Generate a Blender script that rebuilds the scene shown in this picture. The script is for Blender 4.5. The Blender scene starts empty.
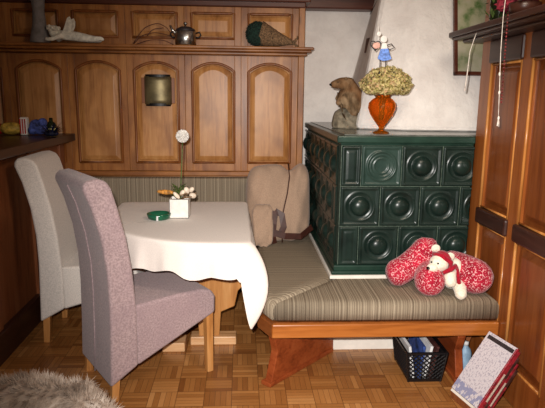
import bpy, bmesh, math, random
from mathutils import Vector, Matrix, Euler, noise as mnoise
PI = math.pi
S = bpy.context.scene
C = S.collection
random.seed(7)

# ------------------------------------------------------------------ camera
F = 550.0
YAW, PITCH, ROLL = math.radians(3.3), math.radians(11.0), math.radians(0.67)
H = 1.45
fw = Vector((math.sin(YAW)*math.cos(PITCH), math.cos(YAW)*math.cos(PITCH), -math.sin(PITCH)))
rt = Vector((math.cos(YAW), -math.sin(YAW), 0))
dn = fw.cross(rt)
r2 = rt*math.cos(ROLL) - dn*math.sin(ROLL)
d2 = rt*math.sin(ROLL) + dn*math.cos(ROLL)
cd = bpy.data.cameras.new('camera')
cam = bpy.data.objects.new('camera', cd)
C.objects.link(cam)
cd.sensor_width = 36.0
cd.lens = F/545*36
cd.clip_start = 0.02
mw = Matrix.Identity(4)
for i in range(3):
    mw[i][0], mw[i][1], mw[i][2] = r2[i], -d2[i], -fw[i]
mw[2][3] = H
cam.matrix_world = mw
S.camera = cam

# ------------------------------------------------------------------ world, light, exposure
S.view_settings.view_transform = 'Standard'
S.view_settings.look = 'None'
S.view_settings.exposure = 0.0
S.view_settings.gamma = 1.0
S.view_settings.use_curve_mapping = False
w = bpy.data.worlds.new('world')
S.world = w
w.use_nodes = True
w.node_tree.nodes['Background'].inputs[0].default_value = (1.0, 0.86, 0.72, 1)
w.node_tree.nodes['Background'].inputs[1].default_value = 0.14
FLASH_W, FILL_W = 450.0, 14.0
ld = bpy.data.lights.new('camera_flash', 'SPOT')
ld.energy = FLASH_W
ld.color = (1.0, 0.95, 0.90)
ld.shadow_soft_size = 0.02
ld.spot_size = math.radians(72)
ld.spot_blend = 1.0
lo = bpy.data.objects.new('camera_flash', ld)
C.objects.link(lo)
lo.location = (-0.05, 0.05, 1.52)
lo.rotation_euler = (Vector((0.50, 3.3, 0.56)) - lo.location).to_track_quat('-Z', 'Y').to_euler()
ad = bpy.data.lights.new('fill_light', 'AREA')  # added fill lamp overhead, out of view; no such fitting is known
ad.energy = FILL_W
ad.color = (1.0, 0.84, 0.66)
ad.shape = 'DISK'
ad.size = 0.5
ao = bpy.data.objects.new('fill_light', ad)
C.objects.link(ao)
ao.location = (0.75, 1.5, 2.25)
ao.rotation_euler = (Vector((0.75, 2.9, 0.4)) - ao.location).to_track_quat('-Z', 'Y').to_euler()


# ------------------------------------------------------------------ materials
def lin(c):
    return tuple(((v/255)/12.92 if v/255 <= 0.04045 else ((v/255+0.055)/1.055)**2.4) for v in c) + (1.0,)


class NT:
    def __init__(s, name, rough=0.5, spec=0.5):
        s.m = bpy.data.materials.new(name)
        s.m.use_nodes = True
        s.t = s.m.node_tree
        s.b = s.t.nodes['Principled BSDF']
        s.b.inputs['Roughness'].default_value = rough
        s.b.inputs['Specular IOR Level'].default_value = spec

    def n(s, kind, **kw):
        nd = s.t.nodes.new('ShaderNode' + kind)
        for k, v in kw.items():
            setattr(nd, k, v)
        return nd

    def link(s, a, b):
        s.t.links.new(a, b)

    def set(s, sock, v):
        if isinstance(v, (int, float, tuple, list)):
            sock.default_value = v
        else:
            s.link(v, sock)

    def math(s, op, a, b=0.0, c=0.0):
        nd = s.n('Math', operation=op)
        s.set(nd.inputs[0], a); s.set(nd.inputs[1], b); s.set(nd.inputs[2], c)
        return nd.outputs[0]

    def coord(s, scale=(1, 1, 1), rnd=True, rot=(0, 0, 0)):
        tc = s.n('TexCoord')
        mp = s.n('Mapping')
        mp.inputs['Scale'].default_value = scale
        mp.inputs['Rotation'].default_value = rot
        if rnd:
            oi = s.n('ObjectInfo')
            v = s.n('VectorMath', operation='ADD')
            sc = s.n('VectorMath', operation='SCALE')
            cb = s.n('CombineXYZ')
            for i in range(3):
                s.link(oi.outputs['Random'], cb.inputs[i])
            s.link(cb.outputs[0], sc.inputs[0]); sc.inputs['Scale'].default_value = 17.3
            s.link(tc.outputs['Object'], v.inputs[0]); s.link(sc.outputs[0], v.inputs[1])
            s.link(v.outputs[0], mp.inputs['Vector'])
        else:
            s.link(tc.outputs['Object'], mp.inputs['Vector'])
        return mp.outputs[0]

    def noise(s, vec, scale, detail=3.0, rough=0.55, dist=0.0):
        nd = s.n('TexNoise')
        nd.inputs['Scale'].default_value = scale
        nd.inputs['Detail'].default_value = detail
        nd.inputs['Roughness'].default_value = rough
        nd.inputs['Distortion'].default_value = dist
        s.link(vec, nd.inputs['Vector'])
        return nd.outputs['Fac']

    def ramp(s, fac, stops, interp='LINEAR'):
        nd = s.n('ValToRGB')
        cr = nd.color_ramp
        cr.interpolation = interp
        while len(cr.elements) < len(stops):
            cr.elements.new(0.5)
        for e, (p, c) in zip(cr.elements, stops):
            e.position = p; e.color = c
        s.link(fac, nd.inputs['Fac'])
        return nd.outputs['Color']

    def mix(s, fac, a, b, mode='MIX'):
        nd = s.n('Mix', data_type='RGBA', blend_type=mode)
        s.set(nd.inputs['Factor'], fac); s.set(nd.inputs['A'], a); s.set(nd.inputs['B'], b)
        return nd.outputs[2] if False else [o for o in nd.outputs if o.type == 'RGBA'][0]

    def mixf(s, fac, a, b, mode='MIX'):
        nd = s.t.nodes.new('ShaderNodeMix')
        nd.data_type = 'RGBA'; nd.blend_type = mode
        A = [i for i in nd.inputs if i.type == 'RGBA']
        s.set(nd.inputs[0], fac); s.set(A[0], a); s.set(A[1], b)
        return [o for o in nd.outputs if o.type == 'RGBA'][0]

    def color(s, c):
        s.set(s.b.inputs['Base Color'], c)

    def bump(s, h, strength=0.3, dist=0.01):
        nd = s.n('Bump')
        nd.inputs['Strength'].default_value = strength
        nd.inputs['Distance'].default_value = dist
        s.link(h, nd.inputs['Height'])
        s.link(nd.outputs[0], s.b.inputs['Normal'])


def wood(name, dark, mid, light, axis='Z', rough=0.38, knots=True, spec=0.4):
    t = NT(name, rough, spec)
    sc = {'X': (0.09, 1, 1), 'Y': (1, 0.09, 1), 'Z': (1, 1, 0.09)}[axis]
    v = t.coord(sc)
    n1 = t.noise(v, 16, 4, 0.6, 0.6)
    n2 = t.noise(v, 75, 2)
    f = t.math('ADD', t.math('MULTIPLY', n1, 0.75), t.math('MULTIPLY', n2, 0.25))
    col = t.ramp(f, [(0.30, lin(dark)), (0.48, lin(mid)), (0.72, lin(light))])
    if knots:
        s2 = {'X': (0.5, 1, 1), 'Y': (1, 0.5, 1), 'Z': (1, 1, 0.5)}[axis]
        v2 = t.coord(s2)
        vo = t.n('TexVoronoi'); vo.inputs['Scale'].default_value = 5.5
        t.link(v2, vo.inputs['Vector'])
        k = t.ramp(vo.outputs['Distance'], [(0.05, (1, 1, 1, 1)), (0.13, (0, 0, 0, 1))])
        big = t.noise(v2, 1.6, 1)
        k = t.mixf(1.0, k, t.ramp(big, [(0.5, (0, 0, 0, 1)), (0.6, (0.75, 0.75, 0.75, 1))]), 'MULTIPLY')
        col = t.mixf(k, col, lin(tuple(int(c*0.5) for c in dark)))
        blot = t.noise(t.coord((1, 1, 0.6)), 4.5, 3)
        col = t.mixf(t.math('MULTIPLY', t.ramp(blot, [(0.48, (0, 0, 0, 1)), (0.66, (1, 1, 1, 1))]), 0.7), col, lin(dark))
    t.color(col)
    t.bump(f, 0.08, 0.004)
    return t.m


def plain(name, c, rough=0.6, var=0.12, scale=30, spec=0.4, metal=0.0, bump=0.0):
    t = NT(name, rough, spec)
    n = t.noise(t.coord(), scale, 3)
    a = lin(tuple(max(0, int(x*(1-var))) for x in c)); b = lin(tuple(min(255, int(x*(1+var))) for x in c))
    t.color(t.ramp(n, [(0.35, a), (0.65, b)]))
    t.b.inputs['Metallic'].default_value = metal
    if bump:
        t.bump(n, bump, 0.01)
    return t.m


def stripes(name, axis, freq=420):
    t = NT(name, 0.95, 0.15)
    tc = t.n('TexCoord'); sp = t.n('SeparateXYZ'); t.link(tc.outputs['Object'], sp.inputs[0])
    x = sp.outputs['XYZ'.index(axis)]
    n1 = t.n('TexNoise', noise_dimensions='1D'); n1.inputs['Scale'].default_value = freq; n1.inputs['Detail'].default_value = 1
    t.link(x, n1.inputs['W'])
    n2 = t.n('TexNoise', noise_dimensions='1D'); n2.inputs['Scale'].default_value = freq/4; n2.inputs['Detail'].default_value = 0
    t.link(x, n2.inputs['W'])
    f = t.math('ADD', t.math('MULTIPLY', n1.outputs['Fac'], 0.65), t.math('MULTIPLY', n2.outputs['Fac'], 0.35))
    col = t.ramp(f, [(0.30, lin((92, 80, 66))), (0.45, lin((132, 118, 100))), (0.55, lin((146, 132, 112))), (0.70, lin((184, 170, 148)))])
    t.color(col)
    t.bump(f, 0.4, 0.004)
    return t.m


def cloth(name, c, var=0.08, scale=220, rough=0.95, sheen=0.25, low=None):
    t = NT(name, rough, 0.15)
    v = t.coord()
    n = t.noise(v, scale, 2)
    a = lin(tuple(int(x*(1-var)) for x in c)); b = lin(tuple(min(255, int(x*(1+var))) for x in c))
    col = t.ramp(n, [(0.35, a), (0.65, b)])
    if low:
        col = t.mixf(t.math('MULTIPLY', t.noise(v, 7, 3), 0.9), col, lin(low))
    t.color(col)
    t.b.inputs['Sheen Weight'].default_value = sheen
    t.bump(n, 0.25, 0.003)
    return t.m


M = {}
M['pine'] = wood('pine_upright', (116, 66, 28), (164, 104, 50), (188, 130, 70), 'Z')
M['pine_x'] = wood('pine_level', (108, 60, 26), (156, 98, 46), (180, 120, 62), 'X')
M['panel'] = wood('pine_panel', (138, 86, 42), (188, 130, 74), (210, 156, 98), 'Z')
M['mould'] = wood('pine_moulding', (92, 48, 18), (130, 74, 32), (152, 94, 46), 'Z', knots=False)
M['beam'] = wood('beam_wood', (56, 26, 18), (84, 42, 28), (100, 54, 36), 'X', knots=False)
M['beam_y'] = wood('beam_wood_deep', (56, 26, 18), (84, 42, 28), (100, 54, 36), 'Y', knots=False)
M['red'] = wood('reddish_wood', (112, 58, 24), (148, 82, 36), (166, 98, 48), 'Z', rough=0.3, knots=False)
M['redpanel'] = wood('reddish_panel', (98, 48, 20), (128, 68, 30), (146, 84, 40), 'Z', rough=0.28, knots=False)
M['gold_highlight'] = wood('golden_highlight_moulding', (150, 88, 40), (190, 124, 62), (216, 156, 90), 'Z', rough=0.25, knots=False)  # bevel reflections painted in as a lighter wood tone
M['dark'] = wood('dark_stained_wood', (38, 20, 15), (58, 32, 24), (72, 42, 32), 'Y', rough=0.35, knots=False)
M['counter'] = wood('counter_wood', (104, 58, 32), (140, 82, 48), (160, 102, 64), 'Z', rough=0.45, knots=False)
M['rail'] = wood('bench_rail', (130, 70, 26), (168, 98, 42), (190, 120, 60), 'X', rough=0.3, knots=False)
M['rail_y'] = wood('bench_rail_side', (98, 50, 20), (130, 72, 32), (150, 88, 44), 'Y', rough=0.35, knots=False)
M['leg'] = wood('bench_leg', (104, 44, 20), (140, 66, 32), (162, 84, 44), 'Y', rough=0.3, knots=False)
M['oak'] = wood('light_oak', (150, 96, 48), (190, 132, 74), (212, 160, 102), 'Z', rough=0.4, knots=False)
M['oak_x'] = wood('light_oak_level', (176, 126, 80), (212, 164, 116), (228, 188, 144), 'X', rough=0.4, knots=False)
M['stripe_x'] = stripes('striped_upholstery', 'X')
M['stripe_y'] = stripes('striped_upholstery_turned', 'Y')
M['mauve'] = cloth('mauve_chenille', (168, 147, 146), 0.14, 120, sheen=0.2, low=(144, 122, 127))
M['grey'] = cloth('light_grey_chenille', (222, 214, 206), 0.05, 160, sheen=0.3)
M['linen'] = cloth('white_linen', (236, 226, 218), 0.03, 300, sheen=0.1)
M['beige'] = cloth('beige_canvas', (176, 148, 126), 0.07, 140, sheen=0.2, low=(160, 134, 114))
M['strap'] = plain('brown_leather', (66, 34, 26), 0.5)
M['plush'] = cloth('white_plush', (236, 226, 206), 0.06, 90, sheen=0.5)
M['scarf'] = cloth('red_felt', (158, 18, 40), 0.12, 120)
M['black'] = plain('black_plastic', (16, 14, 16), 0.45)
M['white'] = plain('white_paint', (232, 226, 216), 0.7, 0.03, 12)
M['steel'] = plain('brushed_steel', (190, 188, 184), 0.28, 0.05, 20, metal=1.0)
M['pewter'] = plain('brushed_pewter', (124, 112, 82), 0.45, 0.12, 14, metal=0.6)
M['wire'] = plain('dark_wire', (52, 46, 48), 0.5)
M['ceramic'] = plain('glazed_white_ceramic', (238, 234, 228), 0.35, 0.03)
M['plaster_figure'] = plain('grey_white_plaster', (232, 228, 214), 0.8, 0.08, 40, bump=0.2)
M['greyvase'] = plain('grey_stoneware', (134, 130, 130), 0.75, 0.1, 20)
M['stone'] = plain('grey_soapstone', (96, 98, 92), 0.22, 0.14, 26)
M['rock'] = plain('grey_rock', (124, 114, 96), 0.9, 0.2, 30, bump=0.6)
M['greenery'] = plain('green_leaf', (74, 92, 42), 0.6, 0.3, 60)
M['darkgreen'] = plain('dark_green_moss', (22, 42, 34), 0.9, 0.5, 90, bump=1.0)
M['wicker'] = plain('woven_straw', (118, 92, 66), 0.85, 0.35, 110, bump=1.0)
M['bluepaper'] = plain('blue_paper', (44, 62, 110), 0.5, 0.5, 22)
M['paper'] = plain('white_paper', (226, 226, 226), 0.6, 0.05, 20)
M['spine_red'] = plain('red_book_spine', (142, 34, 44), 0.4, 0.2, 40)
M['spine_dark'] = plain('dark_book_spine', (74, 42, 38), 0.45, 0.25, 40)
M['pages'] = plain('page_edges', (204, 188, 172), 0.8, 0.12, 200)
M['lightblue'] = plain('pale_blue_plastic', (150, 182, 208), 0.5, 0.1, 20)
M['yellow'] = plain('yellow_packet', (196, 164, 74), 0.45, 0.25, 30)
M['redend'] = plain('red_packet_end', (176, 36, 34), 0.45, 0.15, 30)
M['blue'] = plain('blue_cloth', (62, 74, 132), 0.8, 0.45, 26)
M['navy'] = plain('dark_blue', (20, 22, 48), 0.6, 0.3, 40)
M['bottle'] = plain('dark_olive_glass', (34, 40, 22), 0.12, 0.2, 20)
M['label'] = plain('pale_yellow_glint', (206, 200, 130), 0.6, 0.1, 20)  # glint on the olive bottle, put into a colour
M['pink'] = plain('dusky_red_petals', (122, 34, 50), 0.7, 0.35, 50)
M['cream'] = plain('cream_shell', (230, 214, 194), 0.4, 0.1, 30)
M['ginger'] = plain('ginger_dried_pod', (186, 128, 58), 0.7, 0.3, 50)
M['greenglass'] = plain('green_glass', (30, 92, 66), 0.1, 0.15, 20)
M['cord'] = plain('pale_cord', (220, 210, 200), 0.8, 0.1, 80)
M['beads'] = plain('dark_red_beads', (104, 30, 32), 0.35, 0.2, 50)
M['skinpink'] = plain('painted_pink', (224, 172, 156), 0.6, 0.1, 30)
M['skirt'] = plain('painted_blue', (104, 140, 220), 0.6, 0.2, 90)
M['eye'] = plain('black_bead', (8, 8, 8), 0.2)


def m_plaster():
    t = NT('white_plaster', 0.9, 0.2)
    v = t.coord(rnd=False)
    n = t.noise(v, 7, 5, 0.6)
    t.color(t.ramp(n, [(0.3, lin((220, 212, 206))), (0.7, lin((238, 232, 226)))]))
    t.bump(n, 0.55, 0.05)
    return t.m


def m_parquet():
    t = NT('mosaic_parquet', 0.32, 0.45)
    tc = t.n('TexCoord'); sp = t.n('SeparateXYZ')
    mp = t.n('Mapping'); mp.inputs['Scale'].default_value = (1/0.135,)*3
    mp.inputs['Location'].default_value = (0.35, 0.2, 0)
    t.link(tc.outputs['Object'], mp.inputs[0]); t.link(mp.outputs[0], sp.inputs[0])
    x, y = sp.outputs[0], sp.outputs[1]
    ix, iy = t.math('FLOOR', x), t.math('FLOOR', y)
    fx, fy = t.math('SUBTRACT', x, ix), t.math('SUBTRACT', y, iy)
    par = t.math('FLOORED_MODULO', t.math('ADD', ix, iy), 2.0)
    par = t.math('GREATER_THAN', par, 0.5)
    inv = t.math('SUBTRACT', 1.0, par)
    a = t.math('ADD', t.math('MULTIPLY', fx, par), t.math('MULTIPLY', fy, inv))     # across the strips
    l = t.math('ADD', t.math('MULTIPLY', y, par), t.math('MULTIPLY', x, inv))       # along the strips
    a5 = t.math('MULTIPLY', a, 5.0)
    st = t.math('FLOOR', a5); fs = t.math('FRACT', a5)
    cb = t.n('CombineXYZ'); t.link(ix, cb.inputs[0]); t.link(iy, cb.inputs[1]); t.link(st, cb.inputs[2])
    wn = t.n('TexWhiteNoise', noise_dimensions='3D'); t.link(cb.outputs[0], wn.inputs['Vector'])
    cb0 = t.n('CombineXYZ'); t.link(ix, cb0.inputs[0]); t.link(iy, cb0.inputs[1])
    wn0 = t.n('TexWhiteNoise', noise_dimensions='3D'); t.link(cb0.outputs[0], wn0.inputs['Vector'])
    g = t.n('CombineXYZ'); t.link(t.math('MULTIPLY', l, 0.9), g.inputs[0]); t.link(t.math('MULTIPLY', a, 9.0), g.inputs[1]); t.link(t.math('MULTIPLY', wn.outputs['Value'], 40.0), g.inputs[2])
    gn = t.noise(g.outputs[0], 2.2, 3)
    f = t.math('ADD', t.math('MULTIPLY', wn.outputs['Value'], 0.40), t.math('ADD', t.math('MULTIPLY', wn0.outputs['Value'], 0.35), t.math('MULTIPLY', gn, 0.25)))
    col = t.ramp(f, [(0.1, lin((122, 72, 34))), (0.45, lin((158, 104, 54))), (0.75, lin((180, 124, 70))), (0.95, lin((202, 148, 92)))])
    e = t.math('MINIMUM', t.math('MINIMUM', fx, t.math('SUBTRACT', 1.0, fx)), t.math('MINIMUM', fy, t.math('SUBTRACT', 1.0, fy)))
    e2 = t.math('MULTIPLY', t.math('MINIMUM', fs, t.math('SUBTRACT', 1.0, fs)), 0.2)
    gap = t.math('LESS_THAN', t.math('MINIMUM', t.math('MULTIPLY', e, 0.6), e2), 0.008)
    col = t.mixf(t.math('MULTIPLY', gap, 0.6), col, lin((58, 32, 14)))
    t.color(col)
    return t.m


def m_tile(name, a, b):
    t = NT(name, 0.30, 0.35)
    v = t.coord()
    n = t.noise(v, 9, 4)
    t.color(t.ramp(n, [(0.3, lin(a)), (0.7, lin(b))]))
    t.b.inputs['Coat Weight'].default_value = 0.0
    t.b.inputs['Coat Roughness'].default_value = 0.06
    t.bump(t.noise(v, 40, 2), 0.08, 0.004)
    return t.m


def m_redfloral():
    t = NT('red_floral_cotton', 0.9, 0.15)
    v = t.coord()
    vo = t.n('TexVoronoi', feature='DISTANCE_TO_EDGE'); vo.inputs['Scale'].default_value = 75
    t.link(v, vo.inputs['Vector'])
    n = t.noise(v, 110, 2)
    k = t.math('MULTIPLY', t.math('MULTIPLY', t.math('LESS_THAN', vo.outputs['Distance'], 0.11), t.math('GREATER_THAN', n, 0.53)), 0.8)
    base = t.ramp(t.noise(v, 22, 3), [(0.35, lin((146, 18, 42))), (0.65, lin((190, 36, 62)))])
    t.color(t.mixf(k, base, lin((240, 186, 186))))
    t.b.inputs['Sheen Weight'].default_value = 0.2
    return t.m


def m_print(name, ground, ink, band):
    t = NT(name, 0.35, 0.5)
    tc = t.n('TexCoord'); sp = t.n('SeparateXYZ'); t.link(tc.outputs['Generated'], sp.inputs[0])
    br = t.n('TexBrick'); br.inputs['Scale'].default_value = 9
    br.inputs['Mortar Size'].default_value = 0.05
    cb = t.n('CombineXYZ'); t.link(sp.outputs[1], cb.inputs[0]); t.link(sp.outputs[2], cb.inputs[1])
    t.link(cb.outputs[0], br.inputs['Vector'])
    n = t.noise(cb.outputs[0], 26, 2)
    k = t.math('MULTIPLY', t.math('GREATER_THAN', n, 0.56), 0.5)
    col = t.mixf(k, lin(ground), lin(ink))
    low = t.math('LESS_THAN', sp.outputs[2], 0.17)
    col = t.mixf(t.math('MULTIPLY', low, t.math('GREATER_THAN', t.noise(cb.outputs[0], 7, 2), 0.48)), col, lin(band))
    t.color(col)
    return t.m


def m_glass_amber():
    t = NT('amber_glass', 0.05, 0.6)
    t.color(t.ramp(t.noise(t.coord(), 8, 2), [(0.3, lin((222, 112, 22))), (0.7, lin((238, 136, 36)))]))
    t.b.inputs['Transmission Weight'].default_value = 0.85
    t.b.inputs['IOR'].default_value = 1.18
    return t.m


def m_hydrangea():
    t = NT('dried_hydrangea', 0.9, 0.1)
    vo = t.n('TexVoronoi'); vo.inputs['Scale'].default_value = 90
    t.link(t.coord(), vo.inputs['Vector'])
    sp = t.n('SeparateColor'); t.link(vo.outputs['Color'], sp.inputs[0])
    t.color(t.ramp(sp.outputs[0], [(0.1, lin((122, 106, 56))), (0.4, lin((178, 164, 104))), (0.7, lin((206, 192, 136))), (0.95, lin((186, 150, 112)))]))
    return t.m


def m_marmot():
    t = NT('marmot_fur', 0.9, 0.1)
    v = t.coord((1, 1, 0.4))
    n = t.noise(v, 30, 4)
    big = t.noise(t.coord(), 6, 2)
    c = t.ramp(n, [(0.3, lin((58, 46, 34))), (0.5, lin((112, 90, 66))), (0.7, lin((150, 126, 98)))])
    c = t.mixf(t.ramp(big, [(0.4, (0, 0, 0, 1)), (0.6, (0.6, 0.6, 0.6, 1))]), c, lin((128, 86, 52)))
    t.color(c)
    t.bump(n, 1.0, 0.01)
    return t.m


def m_dogfur():
    t = NT('shaggy_fur', 0.85, 0.2)
    n = t.noise(t.coord(), 7, 3)
    t.color(t.ramp(n, [(0.35, lin((136, 118, 104))), (0.52, lin((186, 168, 152))), (0.68, lin((226, 214, 202)))]))
    return t.m


def m_picture():
    t = NT('pale_green_print', 0.3, 0.5)
    n = t.noise(t.coord(), 9, 4)
    t.color(t.ramp(n, [(0.40, lin((176, 170, 146))), (0.55, lin((158, 158, 126))), (0.66, lin((86, 112, 62)))]))
    return t.m


M['plaster'] = m_plaster()
M['parquet'] = m_parquet()
M['tile'] = m_tile('dark_green_glaze', (16, 30, 26), (32, 48, 42))
M['tile_light'] = m_tile('grey_green_glaze', (28, 48, 42), (46, 66, 59))
M['tile_edge'] = m_tile('green_cornice_glaze', (22, 44, 36), (38, 64, 53))
M['grout'] = plain('grey_green_grout', (84, 96, 82), 0.6, 0.2, 60)
M['floral'] = m_redfloral()
M['print'] = m_print('printed_cover', (214, 208, 214), (130, 122, 146), (150, 152, 182))
M['amber'] = m_glass_amber()
M['hydrangea'] = m_hydrangea()
M['marmot'] = m_marmot()
M['dogfur'] = m_dogfur()
M['picture'] = m_picture()


# ------------------------------------------------------------------ mesh builder
class MB:
    def __init__(s):
        s.bm = bmesh.new()

    def box(s, c, size, rot=None):
        m = Matrix.Translation(c) @ (Euler(rot).to_matrix().to_4x4() if rot else Matrix.Identity(4)) @ Matrix.Diagonal((size[0], size[1], size[2], 1))
        bmesh.ops.create_cube(s.bm, size=1.0, matrix=m)
        return s

    def b2(s, lo_, hi_):
        return s.box([(a+b)/2 for a, b in zip(lo_, hi_)], [abs(b-a) for a, b in zip(lo_, hi_)])

    def poly(s, pts, z0, z1):
        """prism over an XY outline"""
        a = [s.bm.verts.new((p[0], p[1], z0)) for p in pts]
        b = [s.bm.verts.new((p[0], p[1], z1)) for p in pts]
        n = len(pts)
        s.bm.faces.new(a[::-1]); s.bm.faces.new(b)
        for i in range(n):
            s.bm.faces.new((a[i], a[(i+1) % n], b[(i+1) % n], b[i]))
        return s

    def loop_stack(s, loops, cap0=True, cap1=True):
        vs = [[s.bm.verts.new(p) for p in L] for L in loops]
        n = len(loops[0])
        for A, B in zip(vs, vs[1:]):
            for i in range(n):
                s.bm.faces.new((A[i], A[(i+1) % n], B[(i+1) % n], B[i]))
        if cap0: s.bm.faces.new(vs[0][::-1])
        if cap1: s.bm.faces.new(vs[-1])
        return s

    def tube(s, pts, r, seg=10, caps=True):
        pts = [Vector(p) for p in pts]
        n = len(pts)
        rs = r if isinstance(r, (list, tuple)) else [r]*n
        loops = []
        up = None
        for i, p in enumerate(pts):
            d = (pts[min(i+1, n-1)] - pts[max(i-1, 0)]).normalized()
            if up is None:
                up = Vector((0, 0, 1)) if abs(d.z) < 0.9 else Vector((1, 0, 0))
            a = d.cross(up)
            if a.length < 1e-5:
                a = d.orthogonal()
            a.normalize()
            b = a.cross(d).normalized(); up = b
            loops.append([p + (a*math.cos(2*PI*k/seg) + b*math.sin(2*PI*k/seg))*rs[i] for k in range(seg)])
        return s.loop_stack(loops, caps, caps)

    def lathe(s, prof, c=(0, 0, 0), seg=28, rot=None, cap0=True, cap1=True):
        R = Euler(rot).to_matrix() if rot else Matrix.Identity(3)
        loops = [[Vector(c) + R @ Vector((r*math.cos(2*PI*k/seg), r*math.sin(2*PI*k/seg), z)) for k in range(seg)] for r, z in prof]
        return s.loop_stack(loops, cap0, cap1)

    def ell(s, c, r, rot=None, seg=18, rings=12):
        m = Matrix.Translation(c) @ (Euler(rot).to_matrix().to_4x4() if rot else Matrix.Identity(4)) @ Matrix.Diagonal((r[0], r[1], r[2], 1))
        bmesh.ops.create_uvsphere(s.bm, u_segments=seg, v_segments=rings, radius=1.0, matrix=m)
        return s

    def grid(s, fn, nu, nv, closed=False):
        vs = [[s.bm.verts.new(fn(i/nu, j/nv)) for j in range(nv+1)] for i in range(nu+1)]
        for i in range(nu):
            for j in range(nv):
                s.bm.faces.new((vs[i][j], vs[i+1][j], vs[i+1][j+1], vs[i][j+1]))
        return s

    def tri(s, a, b, c):
        s.bm.faces.new([s.bm.verts.new(p) for p in (a, b, c)])
        return s


XF = {}


def obj(name, mb, mat, parent=None, bevel=0.0, smooth=False, W=False, subsurf=0, solid=0.0, label=None, weld=False):
    bm = mb.bm
    if weld:
        bmesh.ops.remove_doubles(bm, verts=bm.verts, dist=0.0006)
    bmesh.ops.recalc_face_normals(bm, faces=bm.faces)
    if W and parent is not None:
        root = parent
        while root.parent: root = root.parent
        bmesh.ops.transform(bm, matrix=XF[root.name].inverted(), verts=bm.verts)
    me = bpy.data.meshes.new(name)
    bm.to_mesh(me); bm.free()
    me.materials.append(M[mat])
    if smooth:
        for p in me.polygons: p.use_smooth = True
    o = bpy.data.objects.new(name, me)
    C.objects.link(o)
    if parent is not None: o.parent = parent
    if bevel:
        b = o.modifiers.new('bevel', 'BEVEL'); b.width = bevel; b.segments = 2; b.limit_method = 'ANGLE'
    if solid:
        q = o.modifiers.new('solid', 'SOLIDIFY'); q.thickness = solid; q.offset = 0
    if subsurf:
        q = o.modifiers.new('sub', 'SUBSURF'); q.levels = subsurf; q.render_levels = subsurf
    if label: o['label'] = label
    return o


def tag(o, label, cat, group=None):
    o['label'] = label; o['category'] = cat
    if group: o['group'] = group
    return o


def thing(name, label, cat, loc=(0, 0, 0), rotz=0.0, group=None):
    o = bpy.data.objects.new(name, None)
    o.empty_display_size = 0.1
    C.objects.link(o)
    o.location = loc; o.rotation_euler = (0, 0, rotz)
    XF[o.name] = Matrix.Translation(loc) @ Matrix.Rotation(rotz, 4, 'Z')
    return tag(o, label, cat, group)


def struct(name, mb, mat, parent=None, **k):
    o = obj(name, mb, mat, parent, **k)
    if parent is None: o['kind'] = 'structure'
    return o


def skin(name, pts, edges, mat, parent=None, sub=2, root=0):
    """pts: (x,y,z,r) joints -> one continuous skinned body (thing-local coordinates)"""
    me = bpy.data.meshes.new(name)
    me.from_pydata([p[:3] for p in pts], edges, [])
    o = bpy.data.objects.new(name, me)
    C.objects.link(o)
    o.modifiers.new('skin', 'SKIN')
    for i, p in enumerate(pts):
        r = p[3] if isinstance(p[3], tuple) else (p[3], p[3])
        me.skin_vertices[0].data[i].radius = r
        me.skin_vertices[0].data[i].use_root = (i == root)
    q = o.modifiers.new('sub', 'SUBSURF'); q.levels = sub; q.render_levels = sub
    dg = bpy.context.evaluated_depsgraph_get()
    nm = bpy.data.meshes.new_from_object(o.evaluated_get(dg))
    o.modifiers.clear()
    o.data = nm
    nm.materials.clear(); nm.materials.append(M[mat])
    for p in nm.polygons: p.use_smooth = True
    if parent is not None: o.parent = parent
    return o


# ------------------------------------------------------------------ the setting
struct('floor', MB().b2((-3.2, 0.2, -0.05), (2.2, 4.7, 0.0)), 'parquet')
struct('wall_back', MB().b2((-3.2, 4.5, 0.0), (2.2, 4.65, 2.5)), 'plaster')
struct('wall_left', MB().b2((-3.25, 0.2, 0.0), (-3.2, 4.65, 2.5)), 'plaster')
struct('wall_right', MB().b2((1.82, 0.2, 0.0), (1.9, 4.5, 2.5)), 'plaster')
struct('ceiling', MB().b2((-3.25, 0.2, 2.42), (2.2, 4.65, 2.5)), 'plaster')
# plastered chimney hood over the stove, tapering upwards
hb = [(0.72, 3.46), (1.0, 3.30), (1.82, 3.22), (1.82, 4.5), (0.80, 4.5)]
ht = [(0.93, 3.62), (1.12, 3.56), (1.82, 3.52), (1.82, 4.5), (1.10, 4.5)]
loops = []
for i in range(9):
    t = i/8
    loops.append([Vector((a[0]*(1-t)+b[0]*t, a[1]*(1-t)+b[1]*t, 1.257+t*(2.42-1.257))) for a, b in zip(hb, ht)])
struct('wall_hood', MB().loop_stack(loops), 'plaster', bevel=0.03)
# timber cornice
struct('trim_1', MB().b2((0.45, 4.36, 2.115), (1.02, 4.5, 2.22)).b2((0.45, 4.32, 2.19), (1.02, 4.5, 2.3)), 'beam', bevel=0.01)
struct('trim_2', MB().poly([(1.02, 4.46), (1.02, 4.30), (0.865, 3.60), (0.93, 3.58)], 2.10, 2.24), 'beam_y', bevel=0.01)
# wainscot behind the bench back
struct('trim_3', MB().b2((-2.9, 4.24, 0.0), (0.46, 4.5, 0.86)), 'pine_x')

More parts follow.
